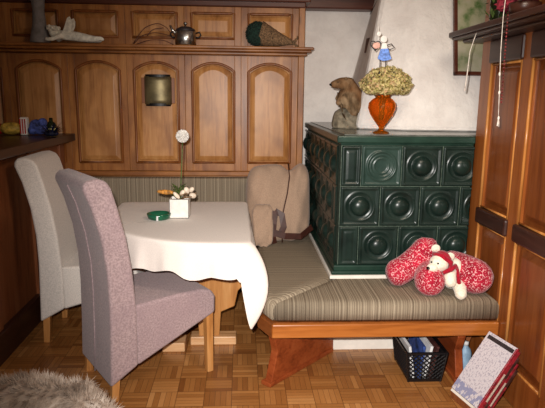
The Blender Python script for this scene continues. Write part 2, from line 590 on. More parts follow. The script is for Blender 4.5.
# ------------------------------------------------------------------ wall cupboard over the bench
CY = 4.2
cab = thing('wall_cupboard', 'long pine wall cupboard with arched panel doors above the bench', 'cupboard', (-0.6, 4.35, 0.86))
obj('carcass', MB().b2((-2.9, CY+0.025, 0.86), (0.465, 4.499, 2.11)), 'pine', cab, bevel=0.004, W=True)
obj('end_stile', MB().b2((0.422, CY, 0.865), (0.467, CY+0.03, 1.75)).b2((0.422, CY, 1.81), (0.467, CY+0.03, 2.11)), 'pine', cab, bevel=0.004, W=True)
obj('bottom_rail', MB().b2((-2.9, CY-0.012, 0.852), (0.468, CY+0.03, 0.888)), 'pine_x', cab, bevel=0.006, W=True)
obj('cornice', MB().b2((-2.9, CY-0.01, 2.09), (0.47, 4.5, 2.16)).b2((-2.9, CY-0.05, 2.125), (0.50, 4.5, 2.2)), 'beam', cab, bevel=0.008, W=True)
obj('shelf', MB().b2((-2.9, CY-0.13, 1.785), (0.52, CY+0.03, 1.806)).b2((-2.9, CY-0.115, 1.768), (0.505, CY+0.03, 1.785)).b2((-2.9, CY-0.06, 1.748), (0.48, CY+0.03, 1.768)), 'pine_x', cab, bevel=0.006, W=True)


def arch(xa, xb, za, zb, rise, n=14):
    """outline of an opening, counter-clockwise from the lower left, arched head"""
    pts = [(xa, za), (xb, za)]
    for i in range(n+1):
        t = i/n
        pts.append((xb+(xa-xb)*t, zb + rise*math.sin(PI*t)**0.8))
    return pts


def door(x0, x1, z0, z1, xa, xb, za, zb, rise, y, name='door'):
    m = MB()
    m.b2((x0, y, z0), (xa, y+0.024, z1)); m.b2((xb, y, z0), (x1, y+0.024, z1)); m.b2((xa, y, z0), (xb, y+0.024, za))
    ar = arch(xa, xb, za, zb, rise)[2:]
    head = [(xb, z1)] + [(p[0], p[1]) for p in ar] + [(xa, z1)]
    fr = [Vector((p[0], y, p[1])) for p in head]; bk = [Vector((p[0], y+0.024, p[1])) for p in head]
    m.loop_stack([fr, bk])
    d = obj(name, m, 'pine', cab, bevel=0.002, W=True)
    out = arch(xa, xb, za, zb, rise)

    def inset(k, kz=None):
        cx, cz = (xa+xb)/2, (za+zb+rise*0.5)/2
        sx = ((xb-xa)/2-k)/((xb-xa)/2); sz = ((zb+rise-za)/2-k)/((zb+rise-za)/2)
        return [(cx+(p[0]-cx)*sx, (za+zb+rise)/2+(p[1]-(za+zb+rise)/2)*sz) for p in out]
    L = []
    for k, yy in ((0.0, y+0.022), (0.018, y+0.020), (0.024, y+0.014), (0.05, y+0.004), (0.054, y+0.003)):
        L.append([Vector((p[0], yy, p[1])) for p in inset(k)])
    obj('panel', MB().loop_stack(L, cap0=False), 'panel', d, W=True)
    pp = inset(0.004)
    pp = pp + [pp[0], pp[1]]
    obj('moulding', MB().tube([(p[0], y+0.002, p[1]) for p in pp], 0.011, 6), 'mould', d, smooth=True, W=True)
    return d


bx = [-2.535, -2.112, -1.688, -1.265, -0.842, -0.4175, -0.003, 0.421]
for a, b in zip(bx, bx[1:]):
    door(a+0.0005, b-0.0005, 0.890, 1.746, a+0.05, b-0.047, 0.95, 1.635, 0.06, CY)
    door(a+0.0005, b-0.0005, 1.808, 2.088, a+0.05, b-0.047, 1.862, 2.045, 0.0, CY)

# ------------------------------------------------------------------ stove
SX, SY, ST = 0.530, 2.95, 1.256
SE = 1.272
stove = thing('tiled_stove', 'dark green tiled stove with round bossed tiles and stone top', 'stove', (1.0, 3.6, 0))
obj('plinth', MB().b2((SX-0.004, SY+0.03, 0), (SE, 4.499, 0.43)), 'white', stove, W=True, label='white painted stove plinth')
obj('core', MB().b2((SX+0.012, SY+0.012, 0.43), (SE, 4.5, 1.21)), 'grout', stove, W=True)
obj('base_strip', MB().poly([(SX-0.035, SY-0.03), (SE, SY-0.03), (SE, SY+0.03), (SX+0.03, SY+0.03), (SX+0.03, 4.499), (SX-0.035, 4.499)], 0.455, 0.474), 'white', stove, W=True, label='thin white strip')
obj('base_moulding', MB().b2((SX-0.025, SY-0.02, 0.470), (SE, 4.499, 0.495)).b2((SX-0.012, SY-0.008, 0.490), (SE, 4.499, 0.526)), 'tile_edge', stove, bevel=0.008, W=True)
obj('cornice', MB().b2((SX+0.004, SY-0.002, 1.198), (SE, 4.499, 1.215)).b2((SX-0.016, SY-0.018, 1.212), (SE, 4.499, 1.251)), 'tile_edge', stove, bevel=0.007, W=True)
obj('top_slab', MB().poly([(SX+0.03, SY+0.03), (SE, SY+0.03), (SE, 3.03), (1.8, 3.03), (1.8, 4.499), (SX+0.03, 4.499)], 1.247, ST), 'stone', stove, W=True, label='grey stone slab top')


def tile_mesh(w, kind, cut=1.0):
    hw, hh = w/2, 0.110
    nu = max(14, int(44*w/0.22))

    def hgt(x, z):
        ex, ez = hw-abs(x), hh-abs(z)
        e = min(ex, ez)
        h = 0.0
        if e < 0.006: h = 0.008*math.sqrt(max(0, e)/0.006)
        elif e < 0.014: h = 0.008
        elif e < 0.020: h = 0.008-0.006*(e-0.014)/0.006
        else: h = 0.002
        if kind == 'half':
            if e > 0.020: h = 0.002 + 0.003*min(1, max(0, (e-0.026)/0.01))
            return h
        r = math.hypot(x, z)/0.080
        if r < 1.12:
            if kind == 'dome':
                h += 0.004*math.exp(-((r-1.0)/0.07)**2)
                if r < 0.97:
                    h -= 0.013*(1-(r/0.97)**2)**0.8
                    if r < 0.66: h += 0.042*math.sqrt(max(0, 1-(r/0.66)**2))
            else:
                h += 0.008*math.exp(-((r-0.98)/0.08)**2)
                for rr in (0.75, 0.52):
                    h += 0.006*math.exp(-((r-rr)/0.05)**2)
                if r < 0.95: h -= 0.006*(1-(r/0.95)**2)
        return h
    mb = MB()
    nv = 44

    def fn(u, v):
        x = -hw+w*u*cut; z = -hh+2*hh*v
        return Vector((x, -hgt(x, z), z))
    mb.grid(fn, nu, nv)
    me = bpy.data.meshes.new('tile'); bmesh.ops.recalc_face_normals(mb.bm, faces=mb.bm.faces)
    for f in mb.bm.faces:
        if f.normal.y > 0: f.normal_flip()
    mb.bm.to_mesh(me); mb.bm.free()
    for p in me.polygons: p.use_smooth = True
    return me


T_dome, T_ring, T_half = tile_mesh(0.22, 'dome'), tile_mesh(0.22, 'ring'), tile_mesh(0.107, 'half')
for me in (T_dome, T_half): me.materials.append(M['tile'])
T_ring.materials.append(M['tile_light'])


def put_tile(me, x, y, z, side, label=None):
    o = bpy.data.objects.new('tile', me)
    C.objects.link(o); o.parent = stove
    o.location = Vector((x, y, z)) - Vector(stove.location)
    if side: o.rotation_euler = (0, 0, -PI/2)
    if label: o['label'] = label


rows = [0.639, 0.863, 1.087]
for k, z in enumerate(rows):
    half = k != 1
    x = SX+0.012
    if half:
        put_tile(T_half, x+0.054, SY-0.004, z, False, 'narrow plain corner tile'); x += 0.111
    while x < 1.29:
        first = half and k == 2 and x < 0.7
        room = (SE-x)/0.22
        me = T_ring if first else T_dome
        if room < 1: me = tile_mesh(0.22, 'dome', room); me.materials.append(M['tile'])
        put_tile(me, x+0.11, SY-0.004, z, False, 'paler flat ringed tile' if first else None); x += 0.224
    y = SY+0.012
    if not half:
        put_tile(T_half, SX-0.004, y+0.054, z, True, 'narrow plain corner tile'); y += 0.111
    while y < 4.45:
        put_tile(T_dome, SX-0.004, y+0.11, z, True); y += 0.224

# ------------------------------------------------------------------ corner bench and its cushions
bench = thing('corner_bench', 'corner bench with glossy orange-brown wooden rails and slab legs', 'bench', (0.7, 3.0, 0))
pc = [(0.10, 2.70), (0.16, 2.575), (1.303, 2.565), (1.303, 2.972), (0.520, 2.972), (0.520, 4.235), (-1.15, 4.23), (-1.15, 3.74), (0.10, 3.74)]
obj('seat_board', MB().poly(pc, 0.325, 0.345), 'rail_y', bench, W=True)
obj('front_rail', MB().b2((0.152, 2.548, 0.272), (1.304, 2.575, 0.344)), 'rail', bench, bevel=0.006, W=True)
obj('corner_rail', MB().poly([(0.085, 2.69), (0.150, 2.548), (0.165, 2.575), (0.108, 2.70)], 0.272, 0.344), 'rail_y', bench, bevel=0.004, W=True)
obj('side_rail', MB().b2((0.085, 2.69), (0, 0, 0)) if False else MB().b2((0.085, 2.69, 0.272), (0.11, 3.74, 0.350)), 'rail_y', bench, bevel=0.004, W=True)
obj('back_rail', MB().b2((-1.15, 3.725, 0.272), (0.11, 3.75, 0.350)), 'rail', bench, bevel=0.004, W=True)
# slab leg running diagonally from the corner to the stove
d = Vector((0.52-0.137, 2.975-2.585, 0)); Ld = d.length; d.normalize(); nrm = Vector((d.y, -d.x, 0))
prof = [(0.03, 0.325), (0.012, 0.25), (0.035, 0.17), (0.0, 0.05), (-0.015, 0.0), (Ld-0.01, 0.0), (Ld-0.01, 0.325)]
o0 = Vector((0.145, 2.60, 0))
obj('leg', MB().loop_stack([[o0+d*a+nrm*s+Vector((0, 0, z)) for a, z in prof] for s in (-0.022, 0.022)]), 'leg', bench, bevel=0.004, W=True)
obj('foot', MB().loop_stack([[o0+d*a+nrm*s+Vector((0, 0, z)) for a, z in ((-0.03, 0), (Ld-0.02, 0), (Ld-0.02, 0.022), (-0.03, 0.022))] for s in (-0.032, 0.032)]), 'leg', bench, bevel=0.004, W=True)
lp = [(2.60, 0.325), (2.60, 0.24), (2.63, 0.16), (2.60, 0.06), (2.585, 0.0), (2.97, 0.0), (2.97, 0.325)]
obj('leg', MB().loop_stack([[Vector((x, y, z)) for y, z in lp] for x in (1.118, 1.160)]), 'leg', bench, bevel=0.004, W=True)
obj('foot', MB().b2((1.105, 2.57, 0), (1.173, 2.96, 0.025)), 'leg', bench, bevel=0.004, W=True)
obj('leg', MB().b2((-0.5, 3.78, 0), (-0.456, 4.2, 0.325)), 'leg', bench, bevel=0.004, W=True)


def cushion(name, pts, z0, z1, mat, label, cat, group=None):
    c = Vector((sum(p[0] for p in pts)/len(pts), sum(p[1] for p in pts)/len(pts), 0))

    def ins(k, z):
        L = []
        n = len(pts)
        for i in range(n):
            p0, p, p1 = [Vector((q[0], q[1], 0)) for q in (pts[i-1], pts[i], pts[(i+1) % n])]
            e0 = (p-p0).normalized(); e1 = (p1-p).normalized()
            n0 = Vector((-e0.y, e0.x, 0)); n1 = Vector((-e1.y, e1.x, 0))
            b = (n0+n1); b = b/max(0.3, b.length_squared)*2
            L.append(p+b*k+Vector((0, 0, z)))
        return L
    h = z1-z0
    L = [ins(0.012, z0), ins(0.002, z0+h*0.12), ins(0.0, z0+h*0.45), ins(0.002, z0+h*0.75), ins(0.010, z0+h*0.92), ins(0.026, z1-0.001), ins(0.06, z1+0.002)]
    o = obj(name, MB().loop_stack(L), mat, smooth=False)
    for p in o.data.polygons: p.use_smooth = len(p.vertices) == 4
    return tag(o, label, cat, group)


G = 'striped bench cushions'
cushion('seat_cushion', [(0.158, 2.572), (1.303, 2.562), (1.303, 2.946), (0.522, 2.946)], 0.347, 0.456, 'stripe_x', 'striped grey-brown seat cushion in front of the stove, under the red plush', 'cushion', G)
cushion('seat_cushion', [(0.095, 2.70), (0.153, 2.576), (0.520, 2.950), (0.520, 4.06), (0.095, 4.06)], 0.347, 0.456, 'stripe_y', 'striped grey-brown seat cushion running beside the stove to the beige bag', 'cushion', G)
cushion('seat_cushion', [(-1.14, 3.73), (0.09, 3.73), (0.09, 4.14), (-1.14, 4.14)], 0.347, 0.456, 'stripe_x', 'striped grey-brown seat cushion behind the table', 'cushion', G)
bc = obj('back_cushion', MB().b2((-1.14, 4.145, 0.456), (0.455, 4.235, 0.842)), 'stripe_x', bevel=0.02)
tag(bc, 'striped upholstered bench back under the wall cupboard', 'back cushion', G)

# ------------------------------------------------------------------ right-hand cupboard with ledge
rc = thing('tall_cupboard', 'tall reddish-brown panelled cupboard with dark rails at the right', 'cupboard', (1.5, 2.1, 0))
RX = 1.305
obj('carcass', MB().b2((RX+0.03, 1.1, 0.0), (1.80, 3.02, 2.41)), 'redpanel', rc, W=True)
posts = [(2.90, 3.02), (2.480, 2.570), (2.045, 2.135), (1.61, 1.70), (1.17, 1.26)]
for a, b in posts:
    obj('stile', MB().b2((RX, a, 0.0), (RX+0.035, b, 2.41)), 'red', rc, bevel=0.004, W=True)
for (a0, b0), (a1, b1) in zip(posts, posts[1:]):
    lo_y, hi_y = b1, a0
    obj('rail', MB().b2((RX+0.002, lo_y, 0.0), (RX+0.035, hi_y, 0.17)), 'red', rc, bevel=0.003, W=True)
    obj('dark_rail', MB().b2((RX-0.018, lo_y-0.01, 0.785), (RX+0.035, hi_y+0.01, 0.872)), 'dark', rc, bevel=0.012, W=True, label='dark brown middle rail')
    obj('dark_rail', MB().b2((RX-0.012, lo_y-0.01, 1.635), (RX+0.035, hi_y+0.01, 1.752)), 'dark', rc, bevel=0.010, W=True, label='dark brown upper rail')
    for z0, z1 in ((0.17, 0.785), (0.872, 1.635), (1.83, 2.41)):
        L = []
        for k, xx in ((0.012, RX+0.03), (0.03, RX+0.026), (0.055, RX+0.012), (0.06, RX+0.011)):
            L.append([Vector((xx, lo_y+k, z0+k)), Vector((xx, hi_y-k, z0+k)), Vector((xx, hi_y-k, z1-k)), Vector((xx, lo_y+k, z1-k))])
        pn = obj('panel', MB().loop_stack(L, cap0=False), 'redpanel', rc, W=True)
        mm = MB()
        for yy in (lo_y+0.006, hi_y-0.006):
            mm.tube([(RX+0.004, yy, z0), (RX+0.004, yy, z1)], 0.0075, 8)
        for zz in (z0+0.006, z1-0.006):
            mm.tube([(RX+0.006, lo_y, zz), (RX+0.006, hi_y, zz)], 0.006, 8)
        obj('moulding', mm, 'gold_highlight', pn, smooth=True, W=True, label='edge moulding with a painted golden highlight')  # bright edge lines: highlight colour on the moulding
obj('ledge', MB().b2((1.13, 1.1, 1.778), (1.34, 3.07, 1.806)).b2((1.145, 1.1, 1.765), (1.34, 3.06, 1.779)).b2((1.20, 1.1, 1.752), (1.34, 3.045, 1.766)), 'dark', rc, bevel=0.006, W=True, label='dark brown projecting ledge')

# ------------------------------------------------------------------ left counter
ct = thing('sideboard_counter', 'dark wooden counter along the left side under a thick top', 'counter', (-1.9, 2.8, 0))
obj('carcass', MB().b2((-2.3, 1.3, 0.0), (-1.335, 4.19, 1.115)), 'counter', ct, W=True)
for y in (1.5, 2.2, 2.9, 3.55, 4.13):
    obj('stile', MB().b2((-1.34, y-0.05, 0.0), (-1.318, y+0.05, 1.11)), 'counter', ct, bevel=0.003, W=True)
obj('skirting_board', MB().b2((-1.34, 1.3, 0.0), (-1.300, 4.19, 0.17)), 'dark', ct, bevel=0.004, W=True, label='blackish brown skirting board')
obj('top', MB().b2((-2.35, 1.3, 1.115), (-1.235, 4.195, 1.168)), 'dark', ct, bevel=0.006, W=True)

# ------------------------------------------------------------------ table
tb = thing('dining_table', 'light wooden table mostly hidden beneath the white cloth', 'table', (-0.36, 3.15, 0))
obj('tabletop', MB().poly([(0.035, 2.615), (0.03, 3.69), (-0.78, 3.67), (-0.77, 3.1), (-0.69, 2.93), (-0.57, 2.80), (-0.41, 2.69), (-0.24, 2.63)][::-1], 0.712, 0.742), 'oak_x', tb, bevel=0.004, W=True)
obj('leg', MB().loop_stack([[Vector((x, y, z)) for x, z in ((-0.25, 0.05), (-0.13, 0.05), (-0.12, 0.20), (-0.04, 0.235), (-0.02, 0.33), (0.01, 0.36), (0.01, 0.70), (-0.40, 0.70), (-0.40, 0.36), (-0.34, 0.235), (-0.26, 0.20))] for y in (3.08, 3.13)]), 'oak', tb, bevel=0.006, W=True)
obj('leg', MB().loop_stack([[Vector((x, y, z)) for x, z in ((-0.62, 0.05), (-0.14, 0.05), (-0.18, 0.22), (-0.22, 0.45), (-0.17, 0.70), (-0.57, 0.70), (-0.53, 0.45), (-0.55, 0.22))] for y in (3.45, 3.5)]), 'oak', tb, bevel=0.006, W=True)
obj('foot', MB().b2((-0.30, 3.06, 0.0), (-0.03, 3.15, 0.052)), 'oak_x', tb, bevel=0.006, W=True)
obj('foot', MB().b2((-0.62, 3.43, 0.0), (-0.14, 3.52, 0.055)), 'oak_x', tb, bevel=0.006, W=True)
obj('foot', MB().b2((-0.455, 2.975, 0.0), (-0.325, 3.10, 0.055)), 'oak_x', tb, bevel=0.006, W=True)
obj('stretcher', MB().b2((-0.33, 3.13, 0.28), (-0.28, 3.45, 0.36)), 'oak', tb, bevel=0.004, W=True)

# tablecloth
outline = []


def rnd(p0, p1, p2, r, n=7):
    a = (Vector(p0)-Vector(p1)).normalized(); b = (Vector(p2)-Vector(p1)).normalized()
    A = Vector(p1)+a*r; B = Vector(p1)+b*r
    for i in range(n+1):
        t = i/n
        outline.append((A*(1-t)**2 + Vector(p1)*2*t*(1-t) + B*t*t))


P = [(0.047, 2.602), (0.035, 3.70), (-0.795, 3.68), (-0.78, 3.10), (-0.70, 2.92), (-0.58, 2.785), (-0.42, 2.675), (-0.24, 2.615)]
rs = [0.055, 0.05, 0.05, 0.12, 0.08, 0.08, 0.08, 0.08]
for i in range(len(P)):
    rnd(P[i-1], P[i], P[(i+1) % len(P)], rs[i], 18 if i == 0 else 7)
# resample evenly, keeping the corners
dense = []
for i, p in enumerate(outline):
    q = outline[(i+1) % len(outline)]
    k = max(1, int((q-p).length/0.012))
    for j in range(k): dense.append(p.lerp(q, j/k))
NB = len(dense)
nor = []
for i in range(NB):
    e = (dense[(i+2) % NB]-dense[i-2]).normalized()
    nor.append(Vector((e.y, -e.x)))
cen = Vector((-0.36, 3.15))
corner = Vector((0.047, 2.602))
top_z = 0.748
loops = []
for k in (0.0, 0.25, 0.5, 0.75, 0.92, 0.985):
    if k == 0.0: continue
    loops.append([Vector((cen.x+(p.x-cen.x)*k, cen.y+(p.y-cen.y)*k, top_z)) for p in dense])
NR = 12
arcl = 0.0
al = []
for i in range(NB):
    al.append(arcl); arcl += (dense[(i+1) % NB]-dense[i]).length


def diag(i):
    return max(0.0, (nor[i].dot(Vector((0.7071, -0.7071)))-0.72)/0.28) if (dense[i]-corner).length < 0.1 else 0.0


def drape_len(p, s, c):
    base = 0.168 + 0.016*math.sin(s*13.0+2.2) + 0.012*math.sin(s*31+1)
    if p.y > 3.55: base += 0.12*math.exp(-((p-Vector((0.035, 3.7))).length/0.1)**2)
    return base + 0.235*c**1.2


for r in range(NR+1):
    t = r/NR
    L = []
    for i, p in enumerate(dense):
        s = al[i]
        c = diag(i)
        ln = drape_len(p, s, c)
        out = 0.006 + 0.014*t + (0.016*t)*math.sin(s*24+0.6) + 0.008*t*math.sin(s*47)
        out = max(out, 0.004+0.010*t)
        z = top_z - ln*t
        if r == 0: out, z = 0.003, top_z-0.004
        q = p + nor[i]*out + Vector((0.085*math.sin(PI*t)**0.9-0.012*t, -0.055*t))*(c**0.6 if c > 0 else 0.0)
        L.append(Vector((q.x, q.y, z)))
    loops.append(L)
mb = MB().loop_stack(loops, cap0=True, cap1=False)
tc_ = obj('tablecloth', mb, 'linen', smooth=True)
tag(tc_, 'white linen tablecloth hanging to a point at the near corner of the table', 'tablecloth')


# ------------------------------------------------------------------ chairs
def make_chair(name, label, mat, loc, rot, g, lift=0.0, dz=0.0):
    t = thing(name, label, 'chair', loc, rot, g)
    hw = 0.222
    back = [(-0.270, 0.085), (-0.262, 0.30), (-0.258, 0.50), (-0.262, 0.66), (-0.282, 0.82), (-0.318, 0.97), (-0.352, 1.06), (-0.352, 1.085), (-0.330, 1.105),
            (-0.285, 1.110), (-0.245, 1.095), (-0.225, 1.06), (-0.200, 0.97), (-0.165, 0.82), (-0.142, 0.66), (-0.130, 0.50), (-0.126, 0.44), (-0.128, 0.165)]
    back = [(x, z+lift if z < 0.4 else z+dz*max(0, (z-0.5)/0.6)) for x, z in back]

    def slab(name_, prof, wid):
        o = obj(name_, MB().loop_stack([[Vector((x, y, z)) for x, z in prof] for y in (-wid, wid)]), mat, t, smooth=True)
        b = o.modifiers.new('bevel', 'BEVEL'); b.width = 0.016; b.segments = 3; b.limit_method = 'ANGLE'; b.angle_limit = math.radians(38)
        n = o.modifiers.new('normals', 'WEIGHTED_NORMAL'); n.keep_sharp = False; n.weight = 80
        return o
    slab('backrest', back, hw)
    seat = [(-0.134, 0.160+lift), (-0.134, 0.470), (0.08, 0.482), (0.22, 0.480), (0.280, 0.466), (0.303, 0.43), (0.301, 0.338)]
    slab('seat', seat, hw-0.002)
    sm = MB()
    sm.tube([(x-0.003, 0.0, z) for x, z in back[:7]], 0.0035, 6)
    obj('seam', sm, mat, t, smooth=True)
    for x, z1, lean in ((-0.235, 0.15+lift, -0.012), (0.275, 0.36, 0.004)):
        for s in (-1, 1):
            y = s*(hw-0.035)
            L = [[Vector((x+dx*h+lean*(1-k), y+dy*h, z)) for dx, dy in ((-1, -1), (1, -1), (1, 1), (-1, 1))] for k, z, h in ((0, 0.0, 0.017), (1, z1, 0.021))]
            obj('leg', MB().loop_stack(L), 'oak', t, bevel=0.003)
    return t


CG = 'high-backed upholstered chairs'
ang = math.atan2(0.546, 0.838)
make_chair('dining_chair', 'mauve high-backed upholstered chair nearest to the dog', 'mauve', (-0.508, 2.758, 0), ang, CG, 0.0, -0.02)
make_chair('dining_chair', 'light grey high-backed upholstered chair by the dark counter', 'grey', (-0.915, 3.335, 0), 0.03, CG, 0.05, -0.005)

# ------------------------------------------------------------------ on the table
fv = thing('flower_vase', 'square white vase holding shells, dried pods and one white ball flower', 'vase', (-0.362, 3.215, top_z))
mb = MB()
a, b, h, th = 0.056, 0.056, 0.112, 0.005
mb.b2((-a, -b, 0), (a, b, 0.006))
for q in ((-a, -b, a, -b+th), (-a, b-th, a, b), (-a, -b, -a+th, b), (a-th, -b, a, b)):
    mb.b2((q[0], q[1], 0), (q[2], q[3], h))
obj('pot', mb, 'ceramic', fv, bevel=0.0015)
XFv = fv
obj('filling', MB().b2((-a+th, -b+th, 0.006), (a-th, b-th, h-0.015)), 'wicker', fv)
st = obj('stem', MB().tube([(0.0, 0, 0.08), (0.008, 0, 0.2), (0.016, 0.0, 0.33), (0.022, 0, 0.455)], 0.0032, 8), 'greenery', fv, smooth=True)
fl = MB()
fc = Vector((0.022, 0, 0.475))
random.seed(3)
fl.ell(fc, (0.026, 0.026, 0.026), seg=12, rings=8)
for i in range(230):
    zz = 1-2*(i+0.5)/230; th_ = i*2.39996; rr = math.sqrt(1-zz*zz)
    n_ = Vector((rr*math.cos(th_), rr*math.sin(th_), zz)); tg = n_.orthogonal().normalized(); tg2 = n_.cross(tg)
    p0 = fc+n_*0.024
    for k in range(2):
        e = tg*math.cos(i+k*PI)+tg2*math.sin(i+k*PI)
        f2 = n_.cross(e)
        fl.tri(p0-f2*0.006, p0+f2*0.006, p0+n_*0.015+e*0.006)
obj('ball_flower', fl, 'ceramic', fv)
lv = MB()
for i in range(26):
    a_ = random.uniform(0, 2*PI); z0 = random.uniform(0.135, 0.19); rr = random.uniform(0.01, 0.06)
    c0 = Vector((rr*math.cos(a_)-0.005, rr*math.sin(a_), z0)); d_ = Vector((math.cos(a_), math.sin(a_), random.uniform(-0.2, 0.7)))*0.03
    s_ = d_.cross(Vector((0, 0, 1))).normalized()*0.009
    lv.tri(c0-s_, c0+s_, c0+d_); lv.tri(c0-s_, c0+s_, c0-d_*0.5)
    lv.tube([(0, 0, 0.09), c0], 0.0014, 4)
obj('leaves', lv, 'greenery', fv)
for (x, y, z, r, rot) in ((0.02, -0.05, 0.150, (0.014, 0.012, 0.022), (0.3, 0.5, 0)), (0.045, -0.045, 0.165, (0.016, 0.012, 0.021), (0, -0.4, 0)), (0.078, -0.03, 0.132, (0.022, 0.015, 0.017), (0, 0.3, 0.3)), (-0.012, -0.06, 0.138, (0.012, 0.010, 0.026), (0.2, -0.7, 0)), (0.07, -0.02, 0.165, (0.014, 0.012, 0.018), (0, 0.8, 0))):
    obj('shell', MB().ell((x, y, z), r, rot, 12, 8), 'cream', fv, smooth=True)
tw = MB()
for p1, p2, p3 in (((0.0, -0.01, 0.1), (0.03, -0.05, 0.125), (0.075, -0.05, 0.128)), ((-0.01, 0, 0.1), (-0.02, -0.055, 0.13), (0.05, -0.06, 0.150)), ((0, 0, 0.1), (0.05, -0.02, 0.14), (0.10, -0.02, 0.145))):
    tw.tube([p1, p2, p3], 0.004, 6)
obj('twigs', tw, 'wicker', fv, smooth=True)
pd = MB()
pd.ell((-0.075, -0.02, 0.150), (0.055, 0.018, 0.014), (0, 0.1, 0.1), 14, 8).ell((-0.11, -0.03, 0.155), (0.018, 0.015, 0.010))
pd.tube([(0, 0, 0.1), (-0.03, -0.01, 0.145)], 0.004, 6)
obj('dried_pod', pd, 'ginger', fv, smooth=True)

at_ = thing('ashtray', 'round green glass ashtray beside the white vase', 'ashtray', (-0.477, 3.15, top_z))
obj('dish', MB().lathe([(0.050, 0.0), (0.062, 0.006), (0.070, 0.034), (0.064, 0.036), (0.056, 0.014), (0.0005, 0.010)], seg=32, cap1=False), 'greenglass', at_, smooth=True)
cg = obj('cigarette_end', MB().tube([(0.0, -0.072, 0.004), (0.0, -0.066, 0.030)], 0.006, 8), 'paper', at_, label='small pale stub at the rim')

# ------------------------------------------------------------------ beige bag on the bench
bg = thing('fabric_bag', 'slouching beige canvas bag with a dark brown strap beside the stove', 'bag', (0.266, 3.77, 0.459), 0.05)


def sack(a, b, c, off, crease=0.0, dip=0.0, ears=0.0, lean=0.0, e=0.62, n=48, m=30, seed=0.0):
    sp = lambda v, q: math.copysign(abs(v)**q, v)
    loops = []
    for j in range(m+1):
        v = -PI/2*0.995 + PI*0.995*j/m
        L = []
        for i in range(n):
            u = 2*PI*i/n
            x = sp(math.cos(v), e)*sp(math.cos(u), e)*a
            y = sp(math.cos(v), e)*sp(math.sin(u), 0.9)*b
            z = sp(math.sin(v), e)*c
            k = (z+c)/(2*c)
            xn = x/a
            xc = 0.02+0.30*k
            g = math.exp(-((xn-xc)/0.17)**2)
            y *= 1-crease*g*(0.35+0.65*k)
            y *= 1.12-0.38*k*k
            z -= dip*g*k**3
            z += ears*(1.7 if xn > 0 else 0.7)*max(0, abs(xn)-0.35)**1.5*k**4
            x *= 1-0.09*math.sin(PI*k)*(1 if xn > 0 else 0.4)
            y += 0.016*math.sin(9*xn+7*k+seed)*math.sin(6*k+2*xn) + 0.007*math.sin(15*xn-11*k+seed) + 0.004*math.sin(31*k+13*xn)
            L.append(Vector((x+off[0], y+lean*k+off[1], z+c+off[2])))
        loops.append(L)
    return MB().loop_stack(loops)


obj('body', sack(0.240, 0.125, 0.262, (0, 0, 0), 0.62, 0.045, 0.13, 0.09), 'beige', bg, smooth=True)
obj('side_pouch', sack(0.076, 0.052, 0.138, (-0.128, -0.165, 0), lean=0.06, e=0.55, n=28, m=18, ears=0.02, seed=2.0), 'beige', bg, smooth=True)
sb = MB()
for pts in ([(-0.045, -0.125, 0.235), (-0.058, -0.155, 0.15), (-0.062, -0.158, 0.06), (-0.05, -0.135, 0.01)],
            [(-0.06, -0.158, 0.095), (0.02, -0.170, 0.07), (0.13, -0.150, 0.06), (0.225, -0.060, 0.105)],
            [(-0.045, -0.125, 0.235), (0.0, -0.14, 0.21), (0.012, -0.155, 0.13), (-0.01, -0.16, 0.08)]):
    L = []
    for k, p in enumerate(pts):
        p = Vector(p)
        q = Vector(pts[min(k+1, 3)])-Vector(pts[max(k-1, 0)]); q.normalize()
        s_ = q.cross(Vector((0, 1, 0))).normalized()*0.021
        L.append([p-s_, p+s_, p+s_+Vector((0, -0.005, 0)), p-s_+Vector((0, -0.005, 0))])
    sb.loop_stack(L)
obj('strap', sb, 'strap', bg, label='dark brown strap')
obj('cord', MB().tube([(0.065, 0.065, 0.535), (0.068, 0.0, 0.45), (0.045, -0.065, 0.34), (0.015, -0.105, 0.23), (0.0, -0.150, 0.12), (0.005, -0.150, 0.02)], 0.004, 6), 'strap', bg, smooth=True, label='thin dark cord')

# ------------------------------------------------------------------ red plush with bear
rp = thing('plush_bear', 'white plush bear with red hat and scarf on fat red floral bolsters', 'soft toy', (1.08, 2.76, 0.458))
# world coordinates, moved to the thing's base by W=True


def bolster(pts, r, seg=18):
    pts = [Vector(p) for p in pts]
    n = 14
    P_, R_ = [], []
    L = sum((b-a).length for a, b in zip(pts, pts[1:]))
    for i in range(n+1):
        t = i/n
        # quadratic through three points
        p = pts[0]*(1-t)**2 + pts[1]*2*t*(1-t) + pts[2]*t*t
        e = min(t, 1-t)*L/(r*0.9)
        k = math.sqrt(max(0.03, 1-(1-min(1, e))**2))
        P_.append(p); R_.append(r*k)
    mb = MB()
    mb.tube(P_, R_, seg)
    return mb


obj('bolster', bolster([(0.785, 2.755, 0.528), (0.92, 2.83, 0.53), (1.04, 2.825, 0.705)], 0.072), 'floral', rp, smooth=True, W=True)
obj('bolster', bolster([(0.950, 2.58, 0.528), (0.99, 2.74, 0.53), (1.03, 2.85, 0.55)], 0.078), 'floral', rp, smooth=True, W=True)
obj('bolster', bolster([(1.085, 2.82, 0.555), (1.17, 2.78, 0.57), (1.245, 2.575, 0.535)], 0.092), 'floral', rp, smooth=True, W=True)
bb = MB().ell((1.105, 2.70, 0.555), (0.050, 0.055, 0.085), (0.15, 0.1, 0), 20, 14).ell((1.085, 2.66, 0.585), (0.036, 0.034, 0.040))
body = obj('bear_body', bb, 'plush', rp, smooth=True, W=True)
hd = MB().ell((1.015, 2.66, 0.625), (0.050, 0.046, 0.044), (0, 0.2, 0), 20, 14).ell((0.972, 2.635, 0.607), (0.030, 0.026, 0.024), (0, 0.2, 0.3))
head = obj('bear_head', hd, 'plush', rp, smooth=True, W=True)
obj('nose', MB().ell((0.944, 2.622, 0.609), (0.009, 0.010, 0.008)), 'eye', head, smooth=True, W=True)
